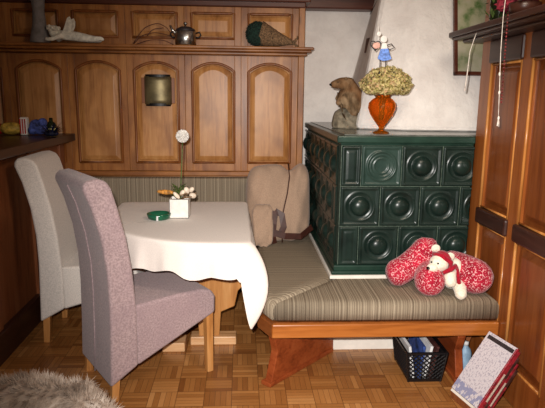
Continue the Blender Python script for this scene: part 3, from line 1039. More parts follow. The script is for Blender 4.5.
for p in ((0.990, 2.614, 0.636), (0.968, 2.645, 0.634)):
    obj('eye', MB().ell(p, (0.005, 0.005, 0.005)), 'eye', head, smooth=True, W=True)
for p in ((1.005, 2.70, 0.690), (1.068, 2.66, 0.658)):
    obj('ear', MB().ell(p, (0.024, 0.014, 0.022)).ell((p[0]-0.006, p[1]-0.01, p[2]), (0.013, 0.008, 0.012)), 'plush', head, smooth=True, W=True)
obj('hat', MB().ell((1.035, 2.672, 0.645), (0.046, 0.050, 0.040), (0, 0.5, 0), 18, 12).tube([(0.985, 2.68, 0.668), (1.02, 2.64, 0.668), (1.058, 2.62, 0.640), (1.062, 2.63, 0.605)], 0.013, 8), 'scarf', head, smooth=True, W=True, label='red felt hat')
obj('scarf', MB().tube([(1.02, 2.615, 0.585), (1.06, 2.615, 0.605), (1.085, 2.625, 0.62), (1.10, 2.635, 0.595), (1.105, 2.625, 0.555), (1.108, 2.615, 0.525)], [0.010, 0.014, 0.012, 0.010, 0.010, 0.012], 8).tube([(1.05, 2.64, 0.575), (1.075, 2.65, 0.60), (1.085, 2.68, 0.61)], 0.014, 8), 'scarf', body, smooth=True, W=True, label='red felt scarf')
obj('arm', MB().tube([(1.075, 2.655, 0.590), (1.062, 2.628, 0.565), (1.058, 2.60, 0.535), (1.060, 2.595, 0.52)], [0.030, 0.030, 0.028, 0.016], 12), 'plush', body, smooth=True, W=True)
obj('leg', MB().tube([(1.11, 2.66, 0.52), (1.115, 2.615, 0.50), (1.105, 2.575, 0.482), (1.095, 2.555, 0.478)], [0.036, 0.032, 0.028, 0.014], 12), 'plush', body, smooth=True, W=True)
obj('leg', MB().tube([(1.135, 2.70, 0.54), (1.15, 2.70, 0.60), (1.145, 2.69, 0.62)], [0.030, 0.026, 0.014], 12), 'plush', body, smooth=True, W=True)

# ------------------------------------------------------------------ on the stove
mt = thing('marmot_figure', 'upright stuffed marmot standing on a grey rock on the stove top', 'marmot', (0.690, 3.60, ST))
mt.scale = (1.0, 1.0, 0.91)
obj('rock', MB().lathe([(0.108, 0.0), (0.112, 0.03), (0.106, 0.075), (0.094, 0.115), (0.06, 0.14)], (0.01, 0, 0), 13), 'rock', mt, bevel=0.01)
skin('body', [(0.020, 0, 0.14, (0.115, 0.105)), (0.028, 0, 0.20, (0.112, 0.105)), (0.020, -0.005, 0.265, (0.094, 0.090)), (-0.012, -0.010, 0.305, (0.066, 0.064)), (-0.052, -0.018, 0.318, (0.048, 0.046)), (-0.098, -0.026, 0.306, (0.032, 0.030)), (-0.122, -0.03, 0.300, (0.020, 0.018)),
                     (-0.035, -0.065, 0.225, 0.032), (-0.070, -0.080, 0.185, 0.024), (-0.082, -0.085, 0.160, 0.018),
                     (-0.035, 0.055, 0.225, 0.032), (-0.07, 0.055, 0.19, 0.024),
                     (0.0, -0.085, 0.105, 0.046), (-0.045, -0.095, 0.085, 0.030),
                     (0.08, 0.02, 0.11, 0.05), (0.10, 0.05, 0.06, 0.03)],
            [(0, 1), (1, 2), (2, 3), (3, 4), (4, 5), (5, 6), (2, 7), (7, 8), (8, 9), (2, 10), (10, 11), (0, 12), (12, 13), (0, 14), (14, 15)], 'marmot', mt)
obj('muzzle', MB().ell((-0.118, -0.031, 0.304), (0.012, 0.013, 0.010)), 'eye', mt, smooth=True)
for s in (-1, 1):
    obj('ear', MB().ell((-0.028, -0.014+s*0.044, 0.345), (0.010, 0.007, 0.012)), 'marmot', mt, smooth=True)
    obj('eye', MB().ell((-0.078, -0.022+s*0.030, 0.320), (0.005, 0.005, 0.005)), 'eye', mt, smooth=True)

gv = thing('amber_vase', 'amber glass goblet vase filled with dried hydrangea on the stove', 'vase', (0.795, 3.12, ST))
pr = [(0.046, 0.0), (0.046, 0.006), (0.020, 0.016), (0.013, 0.028), (0.018, 0.038), (0.040, 0.066), (0.066, 0.104), (0.079, 0.140), (0.076, 0.168), (0.056, 0.190), (0.040, 0.198), (0.044, 0.212)]
inn = [(r-0.004, z) for r, z in pr[5:]][::-1]
obj('glass', MB().lathe(pr, seg=36), 'amber', gv, smooth=True)
hy = MB()
random.seed(11)
hc = Vector((0.015, 0, 0.265))
hy.ell(hc, (0.10, 0.10, 0.055), seg=20, rings=12)
for i in range(3200):
    zz = random.uniform(-0.75, 1); th_ = random.uniform(0, 2*PI); rr = math.sqrt(max(0, 1-zz*zz))
    n_ = Vector((rr*math.cos(th_), rr*math.sin(th_), zz))
    k = 1+0.16*mnoise.noise(n_*3.2)
    p0 = hc + Vector((n_.x*0.136*k*(1-0.12*max(0, n_.z)), n_.y*0.136*k, n_.z*(0.098 if n_.z > 0 else 0.060)*k)) * random.uniform(0.90, 1.04)
    nn = (n_+Vector((random.uniform(-.6, .6), random.uniform(-.6, .6), random.uniform(-.6, .6)))).normalized()
    e = nn.orthogonal().normalized(); f2 = nn.cross(e); a_ = random.uniform(0, PI)
    e, f2 = e*math.cos(a_)+f2*math.sin(a_), f2*math.cos(a_)-e*math.sin(a_)
    s_ = random.uniform(0.005, 0.009)
    hy.tri(p0-f2*s_, p0+e*s_*1.2+nn*0.004, p0+f2*s_); hy.tri(p0-f2*s_, p0-e*s_*1.2+nn*0.004, p0+f2*s_)
hh_ = obj('hydrangea', hy, 'hydrangea', gv)
hs = MB()
for x, y in ((0.0, 0.0), (0.012, 0.008), (-0.01, 0.01), (0.004, -0.012)):
    hs.tube([(x*0.6, y*0.6, 0.08), (x, y, 0.16), (x*1.6+0.01, y*1.6, 0.25)], 0.004, 6)
obj('stems', hs, 'wicker', gv, smooth=True)

dl = thing('garden_pick', 'wire pick of a painted girl in a blue skirt above the hydrangea', 'ornament', (0.782, 3.10, ST+0.243))
ps = MB()
ps.tube([(-0.016, 0, 0.0), (-0.016, 0, 0.165)], 0.0028, 6).tube([(0.016, 0, 0.0), (0.016, 0, 0.165)], 0.0028, 6)
obj('wire_legs', ps, 'wire', dl, smooth=True)
sk = [(-0.016, 0.218), (0.024, 0.222), (0.046, 0.166), (0.030, 0.158), (0.0, 0.154), (-0.028, 0.162), (-0.030, 0.172)]
skt = obj('skirt', MB().loop_stack([[Vector((x, y, z)) for x, z in sk] for y in (-0.005, 0.005)]), 'skirt', dl, bevel=0.002, label='blue skirt')
obj('bodice', MB().loop_stack([[Vector((x, y, z)) for x, z in ((-0.016, 0.218), (0.022, 0.220), (0.014, 0.250), (-0.010, 0.250))] for y in (-0.005, 0.005)]), 'ceramic', dl, bevel=0.002)
obj('head', MB().lathe([(0.001, -0.005), (0.018, -0.004), (0.018, 0.004), (0.001, 0.005)], (-0.002, 0, 0.270), 18, (PI/2, 0, 0)), 'ceramic', dl, label='white painted head')
obj('arm', MB().tube([(0.016, 0, 0.238), (0.042, 0, 0.246), (0.060, 0, 0.226), (0.036, 0, 0.215), (0.020, 0, 0.222)], 0.003, 6), 'wire', dl, smooth=True)
hp = MB()
hpts = []
for i in range(25):
    t = 2*PI*i/24
    hpts.append((-0.046+0.0018*16*math.sin(t)**3, 0.0, 0.238+0.0018*(13*math.cos(t)-5*math.cos(2*t)-2*math.cos(3*t)-math.cos(4*t))))
hp.tube(hpts, 0.003, 6)
obj('heart_hoop', hp, 'wire', dl, smooth=True)
obj('flower', MB().lathe([(0.001, -0.003), (0.012, -0.002), (0.012, 0.002), (0.001, 0.003)], (-0.030, 0, 0.298), 12, (PI/2, 0, 0)).tube([(-0.030, 0, 0.286), (-0.034, 0, 0.26)], 0.002, 6).tube([(-0.034, 0, 0.312), (-0.036, 0, 0.338)], 0.002, 6), 'ceramic', dl)
obj('sleeve', MB().ell((-0.040, 0.0, 0.236), (0.022, 0.005, 0.018)), 'skinpink', dl, smooth=True, label='pink painted patch')

pl_ = obj('wall_tag', MB().box((0.856, 3.80, 1.80), (0.014, 0.085, 0.098), (0, 0.13, 0.22)), 'dark', bevel=0.004)
tag(pl_, 'small dark wooden tag on the shaded side of the chimney hood', 'wall tag')

# ------------------------------------------------------------------ picture on the chimney hood
pf = thing('framed_picture', 'brown framed pale print hanging behind the dark ledge', 'picture', (1.415, 3.29, 1.59))
obj('frame', MB().b2((-0.155, -0.012, 0.0), (0.155, 0.012, 0.022)).b2((-0.155, -0.012, 0.46), (0.155, 0.012, 0.482)).b2((-0.155, -0.012, 0.0), (-0.134, 0.012, 0.482)).b2((0.134, -0.012, 0.0), (0.155, 0.012, 0.482)), 'beam', pf, bevel=0.003)
obj('print', MB().b2((-0.14, -0.003, 0.015), (0.14, 0.009, 0.47)), 'picture', pf)
for ch in pf.children: ch.rotation_euler = (-0.20, 0, 0)

# ------------------------------------------------------------------ shelf over the cupboard doors
SZ = 1.807
kt = thing('kettle', 'small steel kettle with dark handles on the cupboard shelf', 'kettle', (-0.40, 4.125, SZ))
obj('pot', MB().lathe([(0.066, 0.0), (0.074, 0.006), (0.077, 0.05), (0.074, 0.092), (0.068, 0.100), (0.066, 0.092), (0.0005, 0.088)], seg=32, cap1=False), 'steel', kt, smooth=True)
ld_ = obj('lid', MB().lathe([(0.072, 0.098), (0.066, 0.112), (0.035, 0.128), (0.004, 0.132)], seg=28), 'wire', kt, smooth=True, label='dark domed lid')
obj('knob', MB().lathe([(0.006, 0.130), (0.006, 0.140), (0.015, 0.148), (0.015, 0.156), (0.003, 0.162)], seg=16), 'steel', ld_, smooth=True)
for s in (-1, 1):
    obj('handle', MB().tube([(s*0.072, 0, 0.085), (s*0.100, 0, 0.092), (s*0.108, 0, 0.073), (s*0.096, 0, 0.056), (s*0.073, 0, 0.055)], 0.006, 8), 'black', kt, smooth=True)
obj('spout', MB().tube([(-0.066, -0.01, 0.075), (-0.092, -0.015, 0.105), (-0.106, -0.018, 0.135)], [0.014, 0.010, 0.008], 10), 'steel', kt, smooth=True)

tg_ = MB()
for pts in ([(-0.775, 4.17, SZ+0.01), (-0.72, 4.165, 1.875), (-0.62, 4.165, 1.90), (-0.50, 4.165, 1.875), (-0.46, 4.16, SZ+0.02)],
            [(-0.78, 4.165, SZ+0.01), (-0.70, 4.16, 1.93), (-0.60, 4.16, 1.965), (-0.53, 4.16, 1.93), (-0.49, 4.16, 1.85)],
            [(-0.76, 4.16, SZ+0.005), (-0.66, 4.15, 1.845), (-0.56, 4.15, 1.845), (-0.49, 4.15, SZ+0.006)],
            [(-0.68, 4.165, 1.87), (-0.64, 4.165, 1.92), (-0.56, 4.165, 1.93)]):
    q = []
    for i in range(len(pts)-1):
        for j in range(5): q.append(Vector(pts[i]).lerp(Vector(pts[i+1]), j/5))
    q.append(Vector(pts[-1]))
    for _ in range(3):
        q = [q[0]] + [(q[i-1]+q[i]*2+q[i+1])/4 for i in range(1, len(q)-1)] + [q[-1]]
    tg_.tube(q, 0.0028, 6)
tg_o = obj('twig_spray', tg_, 'beam', smooth=True)
tag(tg_o, 'thin dark bent twigs beside the kettle on the shelf', 'twigs')

hn = thing('straw_horn', 'lying wicker horn stuffed with dark green moss on the shelf', 'wicker horn', (0.15, 4.13, SZ))
L = []
for i in range(13):
    t = i/12
    x = -0.02+t*0.245
    r = 0.078*(1-t)**0.9+0.012
    zc = r+0.002+0.03*max(0, t-0.5)
    L.append((x, zc, r))
hm = MB()
hm.tube([(x, 0, z) for x, z, r in L], [r*(1+0.03*(i % 2)) for i, (x, z, r) in enumerate(L)], 20)
obj('cone', hm, 'wicker', hn, smooth=True)
ms = MB().ell((-0.040, -0.012, 0.088), (0.078, 0.078, 0.086), None, 20, 14)
random.seed(5)
for i in range(420):
    n_ = Vector((random.gauss(0, 1), random.gauss(0, 1), random.gauss(0, 1))).normalized()
    p0 = Vector((-0.040+n_.x*0.076, -0.012+n_.y*0.075, 0.088+n_.z*0.083)); e = n_.orthogonal().normalized()*0.006
    if p0.z < 0.012: continue
    ms.tri(p0-e, p0+e, p0+n_*0.010)
obj('moss', ms, 'darkgreen', hn, label='dark green moss plug')
obj('tip', MB().tube([(0.215, 0, 0.030), (0.240, 0, 0.045), (0.258, 0, 0.070), (0.252, 0, 0.082)], [0.014, 0.010, 0.007, 0.004], 8).tube([(0.225, 0, 0.026), (0.252, -0.004, 0.014), (0.262, -0.004, 0.006)], [0.010, 0.007, 0.004], 8).tube([(0.24, 0, 0.040), (0.242, -0.01, 0.006)], 0.006, 6), 'wicker', hn, smooth=True)

an = thing('angel_figure', 'white plaster cherub lying on its front on the shelf', 'figurine', (-1.165, 4.10, SZ))
skin('body', [(0.03, 0, 0.042, (0.036, 0.034)), (-0.03, 0, 0.050, (0.036, 0.036)), (-0.085, 0, 0.058, (0.034, 0.034)), (-0.120, -0.004, 0.070, 0.018), (-0.158, -0.010, 0.072, (0.042, 0.040)), (-0.182, -0.016, 0.062, 0.026),
              (0.085, -0.014, 0.034, 0.028), (0.135, -0.018, 0.030, 0.021), (0.180, -0.018, 0.034, 0.015), (0.200, -0.020, 0.022, 0.011),
              (0.085, 0.022, 0.034, 0.028), (0.135, 0.026, 0.028, 0.021), (0.175, 0.03, 0.026, 0.015),
              (-0.105, -0.045, 0.040, 0.018), (-0.150, -0.060, 0.020, 0.014), (-0.195, -0.055, 0.020, 0.012),
              (-0.105, 0.040, 0.040, 0.018), (-0.150, 0.050, 0.020, 0.014)],
     [(0, 1), (1, 2), (2, 3), (3, 4), (4, 5), (0, 6), (6, 7), (7, 8), (8, 9), (0, 10), (10, 11), (11, 12), (2, 13), (13, 14), (14, 15), (2, 16), (16, 17)], 'plaster_figure', an)
hr = MB().ell((-0.150, -0.008, 0.092), (0.040, 0.042, 0.028), None, 14, 10)
for i in range(14):
    hr.ell((-0.150+0.036*math.cos(i*2.4), -0.008+0.038*math.sin(i*2.4), 0.088+0.022*((i*37) % 10)/10), (0.013, 0.013, 0.012), None, 8, 6)
obj('hair', hr, 'plaster_figure', an, smooth=True)
for s in (-1, 1):
    wg = [(-0.085, 0.070), (-0.060, 0.120), (-0.040, 0.165), (-0.022, 0.175), (-0.010, 0.150), (-0.012, 0.110), (-0.030, 0.070)]
    obj('wing', MB().loop_stack([[Vector((x+(0.02 if s > 0 else 0)*0, s*0.022+y+s*0.25*(z-0.07), z)) for x, z in wg] for y in (-0.006, 0.006)]), 'plaster_figure', an, bevel=0.003)

gs = obj('grey_vase', MB().lathe([(0.066, 0.0), (0.070, 0.01), (0.060, 0.06), (0.046, 0.13), (0.040, 0.22), (0.046, 0.30), (0.056, 0.345), (0.050, 0.345), (0.040, 0.30), (0.001, 0.28)], seg=26, cap1=False), 'greyvase', smooth=True)
gs.location = (-1.420, 4.125, SZ)
tag(gs, 'tall slim grey vase behind the plaster cherub on the shelf', 'vase')

wl = thing('wall_lamp', 'half-round brushed metal wall lamp on the cupboard door', 'lamp', (-0.615, 4.2, 1.375))
hl = []
for i in range(19):
    a_ = PI*i/18
    hl.append((0.098*math.cos(a_), -0.052*math.sin(a_)-0.004))
shade = MB().grid(lambda u, v: Vector((hl[int(round(u*18))][0], hl[int(round(u*18))][1], 0.012+v*0.202)), 18, 6)
obj('shade', shade, 'pewter', wl, smooth=True, solid=0.003)
for z0, z1 in ((0.0, 0.020), (0.208, 0.228)):
    obj('band', MB().loop_stack([[Vector((x*0.94, y*1.0-0.003, z)) for x, y in hl]for z in (z0, z1)]), 'black', wl, label='blackish shade rim')
obj('back_plate', MB().b2((-0.122, -0.006, 0.02), (0.122, 0.0, 0.205)), 'mould', wl, bevel=0.002)

# ------------------------------------------------------------------ things on the right-hand ledge
vs = thing('glass_vase', 'tall dark greenish glass vase at the far end of the ledge', 'vase', (1.215, 2.66, SZ))
obj('glass', MB().lathe([(0.036, 0), (0.042, 0.01), (0.044, 0.12), (0.036, 0.20), (0.040, 0.24), (0.036, 0.24), (0.032, 0.20), (0.040, 0.02), (0.001, 0.014)], seg=24, cap1=False), 'bottle', vs, smooth=True)
gl = MB()
random.seed(9)
for i in range(60):
    a_ = random.uniform(0, 2*PI); z0 = random.uniform(0.0, 0.2); r0 = random.uniform(0.05, 0.07)
    c0 = Vector((r0*math.cos(a_)*0.9, r0*math.sin(a_), z0+0.012)); d_ = Vector((math.cos(a_)*0.4, math.sin(a_), random.uniform(-0.2, 0.8)))*0.025
    s_ = d_.cross(Vector((0, 0, 1))).normalized()*0.008
    gl.tri(c0-s_, c0+s_, c0+d_); gl.tri(c0-s_, c0+s_, c0-d_)
obj('greenery', gl, 'greenery', vs)
rf = thing('flower_bunch', 'bunch of dusky red flowers standing on the dark ledge', 'flowers', (1.21, 2.41, SZ))
fb = MB()
random.seed(21)
for i in range(34):
    c0 = Vector((random.uniform(-0.045, 0.05), random.uniform(-0.13, 0.13), random.uniform(0.045, 0.16)))
    fb.ell(c0, (0.030, 0.032, 0.028), None, 10, 7)
    for k in range(14):
        n_ = Vector((random.gauss(0, 1), random.gauss(0, 1), random.gauss(0, 1))).normalized(); e = n_.orthogonal().normalized()*0.012
        p0 = c0+n_*0.027
        fb.tri(p0-e, p0+e, p0+n_*0.018+e*0.4)
obj('blossoms', fb, 'pink', rf)
obj('bowl', MB().lathe([(0.040, 0), (0.060, 0.02), (0.066, 0.05), (0.060, 0.052), (0.001, 0.02)], seg=20, cap1=False), 'dark', rf, smooth=True)

cr_ = obj('white_cord', MB().tube([(1.145, 2.735, 1.768), (1.135, 2.733, 1.74), (1.121, 2.738, 1.68), (1.117, 2.742, 1.57), (1.112, 2.746, 1.49)], [0.0018, 0.0018, 0.002, 0.0025, 0.004], 6), 'cord', smooth=True)
tag(cr_, 'thin white cord dangling from the far end of the ledge', 'cord')
bs = thing('bead_string', 'long string with pale and dark red beads hanging from the ledge', 'bead string', (1.115, 2.40, 1.33))
obj('string', MB().tube([(1.122, 2.40, 1.93), (1.118, 2.405, 1.80), (1.116, 2.395, 1.65), (1.113, 2.37, 1.50), (1.112, 2.355, 1.38)], 0.0016, 6), 'cord', bs, smooth=True, W=True)
bd = MB()
for i in range(26):
    t = i/25
    bd.ell((1.124, 2.375-0.01*t, 1.80-0.36*t), (0.0042, 0.0042, 0.0052), None, 8, 6)
obj('beads', bd, 'beads', bs, smooth=True, W=True, label='dark red beads')
for p in ((1.1145, 2.384, 1.56), (1.113, 2.368, 1.48), (1.112, 2.352, 1.372)):
    obj('knot', MB().ell(p, (0.0045, 0.0045, 0.009)), 'cord', bs, smooth=True, W=True)
for e in ((1.106, 2.345, 1.338), (1.118, 2.355, 1.335)):
    obj('tassel_end', MB().tube([(1.112, 2.352, 1.367), e], 0.003, 6), 'cord', bs, smooth=True, W=True)

# ------------------------------------------------------------------ things on the left counter
CZ = 1.169
yp = thing('snack_packet', 'yellow packet with a red end lying on the dark counter', 'packet', (-1.625, 3.96, CZ))
obj('packet', MB().ell((0.02, 0, 0.045), (0.085, 0.05, 0.044), None, 16, 10), 'yellow', yp, smooth=True)
obj('end', MB().ell((-0.058, 0, 0.042), (0.034, 0.043, 0.038), None, 14, 10), 'redend', yp, smooth=True, label='red end')
pk = thing('striped_pouch', 'pink and white striped pouch between yellow packet and blue cloth', 'pouch', (-1.510, 3.96, CZ))
obj('pouch', MB().b2((-0.025, -0.03, 0), (0.025, 0.03, 0.125)), 'ceramic', pk, bevel=0.012)
smb = MB()
for x in (-0.018, -0.002, 0.014): smb.b2((x-0.004, -0.0312, 0.012), (x+0.004, 0.0312, 0.113))
obj('stripes', smb, 'redend', pk, label='pink red stripes')
bl = obj('blue_cloth', MB().ell((0, 0, 0.055), (0.075, 0.05, 0.055), (0, 0.25, 0), 14, 10).ell((0.04, -0.01, 0.085), (0.045, 0.04, 0.035), (0, -0.4, 0), 12, 8).ell((-0.04, -0.02, 0.03), (0.045, 0.04, 0.03)), 'blue', smooth=True)
bl.location = (-1.425, 3.98, CZ+0.004)
bl.scale = (0.8, 0.9, 0.95)
tag(bl, 'crumpled blue patterned cloth on the dark counter', 'cloth')
bt = thing('dark_bottle', 'small dark olive bottle with a painted pale glint behind the blue cloth', 'bottle', (-1.372, 4.09, CZ))
obj('glass', MB().lathe([(0.036, 0), (0.038, 0.01), (0.038, 0.09), (0.030, 0.115), (0.013, 0.135), (0.013, 0.17), (0.004, 0.172)], seg=20), 'bottle', bt, smooth=True)
bt.scale = (1, 1, 0.68)
obj('glint_band', MB().lathe([(0.0385, 0.03), (0.0388, 0.032), (0.0388, 0.06), (0.0385, 0.062)], seg=20), 'label', bt, smooth=True, label='pale yellow painted glint')  # pale band painted for the glint on the glass
sp_ = MB()
random.seed(13)
for i in range(60):
    a_ = random.uniform(0, 2*PI); el = random.uniform(0.1, 0.9); ln = random.uniform(0.08, 0.14)
    d_ = Vector((math.cos(a_)*math.cos(el)*1.2, math.sin(a_)*math.cos(el)*0.7, math.sin(el)))*ln
    c0 = Vector((0, 0, 0.012)); s_ = d_.cross(Vector((0, 0, 1))).normalized()*0.010
    sp_.tri(c0-s_, c0+s_, c0+d_)
sp_.ell((0, 0, 0.02), (0.05, 0.035, 0.02), None, 12, 8)
so = obj('dark_sprig', sp_, 'navy')
so.location = (-1.29, 3.84, CZ+0.001)
tag(so, 'spiky dark blue artificial sprig at the counter end near the cupboard', 'sprig')

# ------------------------------------------------------------------ under the bench
bk = thing('magazine_basket', 'black lattice plastic basket of papers under the bench', 'basket', (0.955, 2.718, 0))
w0, w1, l0, l1, hB = 0.085, 0.105, 0.122, 0.142, 0.172
c4 = lambda k: [Vector((sx*(w0+(w1-w0)*k), sy*(l0+(l1-l0)*k), hB*k)) for sx, sy in ((-1, -1), (1, -1), (1, 1), (-1, 1))]
wl_ = MB()
lo4, hi4 = c4(0.10), c4(0.94)
for i in range(4):
    a0, a1, b0, b1 = lo4[i], lo4[(i+1) % 4], hi4[i], hi4[(i+1) % 4]
    n = 7 if i in (0, 2) else 10
    asp = (hB*0.84)/((a1-a0).length/n)
    for j in range(-int(asp)-1, n+int(asp)+2):
        for s in (1, -1):
            # line from (j/n, 0) to (j/n + s*asp/n, 1), clipped to the panel
            u0, v0, u1, v1 = j/n, 0.0, j/n+s*asp/n, 1.0
            t0, t1 = 0.0, 1.0
            du = u1-u0
            for lim, sg in ((0, 1), (1, -1)):
                ta = (lim-u0)/du
                if (du > 0) == (sg > 0): t0 = max(t0, ta)
                else: t1 = min(t1, ta)
            if t1-t0 < 0.04: continue
            pt = lambda u, v: (a0.lerp(a1, u)).lerp(b0.lerp(b1, u), v)
            wl_.tube([pt(u0+du*t0, t0), pt(u0+du*t1, t1)], 0.0036, 4)
obj('lattice', wl_, 'black', bk)
rm = MB()
for k0, k1, ex in ((0.0, 0.10, 0.002), (0.93, 1.0, 0.005)):
    q0, q1 = c4(k0), c4(k1)
    for i in range(4):
        A, B, C_, D_ = q0[i], q0[(i+1) % 4], q1[(i+1) % 4], q1[i]
        nn = (B-A).cross(D_-A).normalized()*ex
        rm.loop_stack([[A+nn, B+nn, C_+nn, D_+nn], [A-nn, B-nn, C_-nn, D_-nn]])
for i in range(4):
    rm.tube([c4(0)[i], c4(1)[i]], 0.006, 6)
obj('rim', rm, 'black', bk)
obj('bottom', MB().b2((-w0, -l0, 0.001), (w0, l0, 0.006)), 'black', bk)
for i, (x, z, rx, ry, mat, lab) in enumerate(((-0.055, 0.012, 0.05, -0.16, 'paper', 'white magazine at the left of the black basket'), (-0.025, 0.012, 0.0, 0.10, 'bluepaper', 'blue magazine leaning in the black basket'), (0.005, 0.012, 0.03, 0.16, 'paper', 'white leaflet in the middle of the black basket'), (0.030, 0.012, -0.02, 0.20, 'spine_dark', 'dark booklet at the right of the black basket'))):
    mg = obj('magazine', MB().box((0, 0, 0.09), (0.014, 0.222+0.006*(i % 2), 0.18), None), mat, bevel=0.001)
    mg.location = (0.955+x, 2.718, z); mg.rotation_euler = (0, ry, 0)
    tag(mg, lab, 'magazine', 'magazines in the basket')

bo = thing('water_bottle', 'pale blue plastic bottle between bench leg and leaning books', 'bottle', (1.209, 2.705, 0))
obj('body', MB().lathe([(0.030, 0), (0.033, 0.01), (0.033, 0.11), (0.026, 0.13), (0.013, 0.145), (0.013, 0.152), (0.004, 0.152)], seg=20), 'lightblue', bo, smooth=True)
obj('cap', MB().lathe([(0.015, 0.150), (0.015, 0.170), (0.002, 0.171)], seg=16), 'paper', bo, smooth=True)

# leaning books
lean, yaw = 0.611, 0.235
ux = Vector((math.cos(lean)*math.cos(yaw), math.cos(lean)*math.sin(yaw), -math.sin(lean)))   # through the stack
uz = Vector((math.sin(lean)*math.cos(yaw), math.sin(lean)*math.sin(yaw), math.cos(lean)))    # up the covers
uy = Vector((-math.sin(yaw), math.cos(yaw), 0))
specs = [(0.011, 0.335, 'print', 'spine_red', 'front leaning book with a pale printed cover and thin red spine'),
         (0.016, 0.325, 'spine_red', 'spine_red', 'leaning red-spined book directly behind the printed cover'),
         (0.016, 0.300, 'spine_dark', 'spine_dark', 'thicker dark brown leaning book in the middle of the stack'),
         (0.015, 0.275, 'spine_red', 'spine_red', 'shorter red-spined leaning book behind the dark brown one'),
         (0.016, 0.250, 'spine_dark', 'spine_dark', 'shortest dark leaning book, closest to the tall cupboard')]
off = 0.0
base = Vector((1.066, 2.352, 0.048))
wid = 0.203
for i, (th_, hgt, cov, spn, lab) in enumerate(specs):
    t = thing('book', lab, 'book', (0, 0, 0), 0, 'books leaning on the cupboard')
    t.location = base + ux*off
    t.rotation_euler = Euler((0, lean, yaw), 'XYZ')
    # local: x = thickness, y = width (spine at -y), z = height
    obj('cover', MB().b2((0, -wid/2+0.004, 0), (0.0022, wid/2, hgt)), cov, t)
    obj('cover', MB().b2((th_-0.0022, -wid/2+0.004, 0), (th_, wid/2, hgt)), spn, t)
    obj('pages', MB().b2((0.0022, -wid/2+0.004, 0.003), (th_-0.0022, wid/2-0.003, hgt-0.003)), 'pages', t)
    obj('spine', MB().b2((0, -wid/2, 0), (th_, -wid/2+0.004, hgt)), spn, t, bevel=0.0015)
    if i:
        obj('title_band', MB().b2((0.003, -wid/2-0.0008, hgt*0.15), (th_-0.003, -wid/2+0.001, hgt*0.62)), 'pages' if i % 2 else 'spine_red', t, label='band down the spine')
    if i == 0:
        obj('title_bar', MB().b2((-0.0006, -wid/2+0.012, hgt-0.034), (0.0002, wid/2-0.012, hgt-0.014)), 'wire', t, label='dark grey header bar')
        obj('cover_border', MB().b2((-0.0006, -wid/2+0.004, 0.004), (0.0002, -wid/2+0.009, hgt-0.004)), 'spine_red', t, label='thin red border')
    off += th_+0.0008
# the pale wedge that carries the slanting stack
wq = []
for s_ in (-0.085, 0.085):
    a_ = base + uy*s_ - uz*0.0015 - ux*0.012
    b_ = base + uy*s_ - uz*0.0015 + ux*(off+0.006)
    wq.append([a_, Vector((a_.x, a_.y, 0)), Vector((b_.x, b_.y, 0)), b_])
bw_ = thing('book_rest', 'low dark wedge with a white top edge under the slanting books', 'book rest', (1.10, 2.35, 0))
obj('block', MB().loop_stack([[p - uz*0.012 if k in (0, 3) else p for k, p in enumerate(q)] for q in wq]), 'counter', bw_, bevel=0.002, W=True)
plate = []
for k0, k1 in ((0, 0.0), (1, 0.012)):
    plate.append([wq[0][0]-uz*k1, wq[0][3]-uz*k1, wq[1][3]-uz*k1, wq[1][0]-uz*k1])
obj('plate', MB().loop_stack(plate), 'white', bw_, W=True, label='white top edge')

# thin box the books start from
dk = obj('dark_box', MB().box((0, 0, 0.115), (0.05, 0.20, 0.23), (0, 0.35, 0)), 'counter', bevel=0.004)
dk.location = (1.225, 2.865, 0.010)
tag(dk, 'dark brown box tipped against the cupboard beneath the bench', 'box')

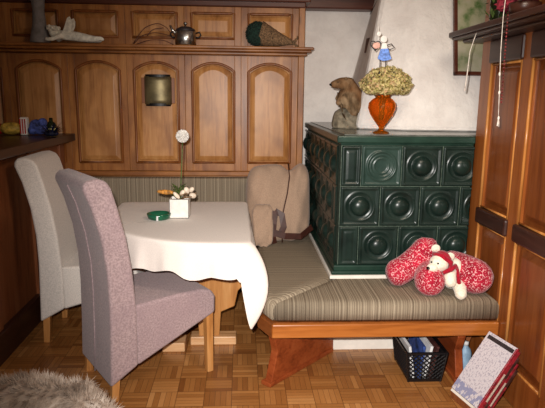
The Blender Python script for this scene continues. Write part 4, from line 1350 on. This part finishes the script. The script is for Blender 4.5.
# ------------------------------------------------------------------ shaggy dog at the near left
dg = thing('shaggy_dog', 'shaggy grey-brown dog lying on the parquet at the near left', 'dog', (-0.84, 2.19, 0))
dg.scale = (1.06, 1.04, 1.12)
bd_ = skin('body', [(-0.28, 0.0, 0.12, (0.115, 0.11)), (-0.12, 0.0, 0.135, (0.125, 0.12)), (0.02, 0.0, 0.13, (0.10, 0.10)), (0.10, 0.0, 0.135, (0.065, 0.065)), (0.18, -0.01, 0.14, (0.078, 0.072)), (0.255, -0.02, 0.105, (0.046, 0.040)), (0.30, -0.025, 0.085, (0.030, 0.028)),
                    (0.03, -0.09, 0.07, 0.045), (0.12, -0.13, 0.035, 0.032), (0.22, -0.13, 0.030, 0.026),
                    (0.04, 0.09, 0.07, 0.045), (0.14, 0.11, 0.035, 0.032), (0.24, 0.10, 0.030, 0.026),
                    (-0.28, -0.11, 0.08, 0.060), (-0.18, -0.17, 0.040, 0.035), (-0.10, -0.18, 0.032, 0.028),
                    (-0.28, 0.11, 0.08, 0.060), (-0.18, 0.15, 0.040, 0.035),
                    (-0.35, 0.10, 0.06, 0.035), (-0.32, 0.20, 0.04, 0.028),
                    (0.155, 0.07, 0.165, 0.036), (0.160, 0.105, 0.105, 0.026), (0.155, -0.085, 0.165, 0.036), (0.160, -0.125, 0.105, 0.026)],
            [(0, 1), (1, 2), (2, 3), (3, 4), (4, 5), (5, 6), (2, 7), (7, 8), (8, 9), (2, 10), (10, 11), (11, 12), (0, 13), (13, 14), (14, 15), (0, 16), (16, 17), (0, 18), (18, 19), (4, 20), (20, 21), (4, 22), (22, 23)], 'dogfur', dg)
fu = MB()
random.seed(31)
me = bd_.data
ps_ = [p for p in me.polygons]
area = [p.area for p in ps_]
for p in random.choices(ps_, weights=area, k=15000):
    vs_ = [me.vertices[i].co for i in p.vertices]
    wts = [random.random() for _ in vs_]; sw = sum(wts)
    p0 = sum((v*w_ for v, w_ in zip(vs_, wts)), Vector())/sw
    n_ = p.normal
    fl_ = Vector((-0.5, 0.25*(1 if n_.y > 0 else -1), -0.75))
    d_ = (n_*0.42 + (fl_-n_*fl_.dot(n_))*0.9 + Vector((random.gauss(0, .22), random.gauss(0, .22), random.gauss(0, .22)))).normalized()
    ln = random.uniform(0.022, 0.042)
    tip = p0+d_*ln
    if tip.z < 0.004: tip.z = 0.004
    e = n_.cross(d_)
    if e.length < 1e-4: continue
    e = e.normalized()*0.0022
    fu.tri(p0-e-n_*0.002, p0+e-n_*0.002, tip)
fo = obj('fur', fu, 'dogfur', dg)
fo['kind'] = 'stuff'
for s in (-1, 1):
    obj('eye', MB().ell((0.245, -0.018+s*0.032, 0.138), (0.008, 0.008, 0.008)), 'eye', dg, smooth=True)
obj('nose', MB().ell((0.333, -0.028, 0.088), (0.014, 0.017, 0.013)), 'eye', dg, smooth=True)
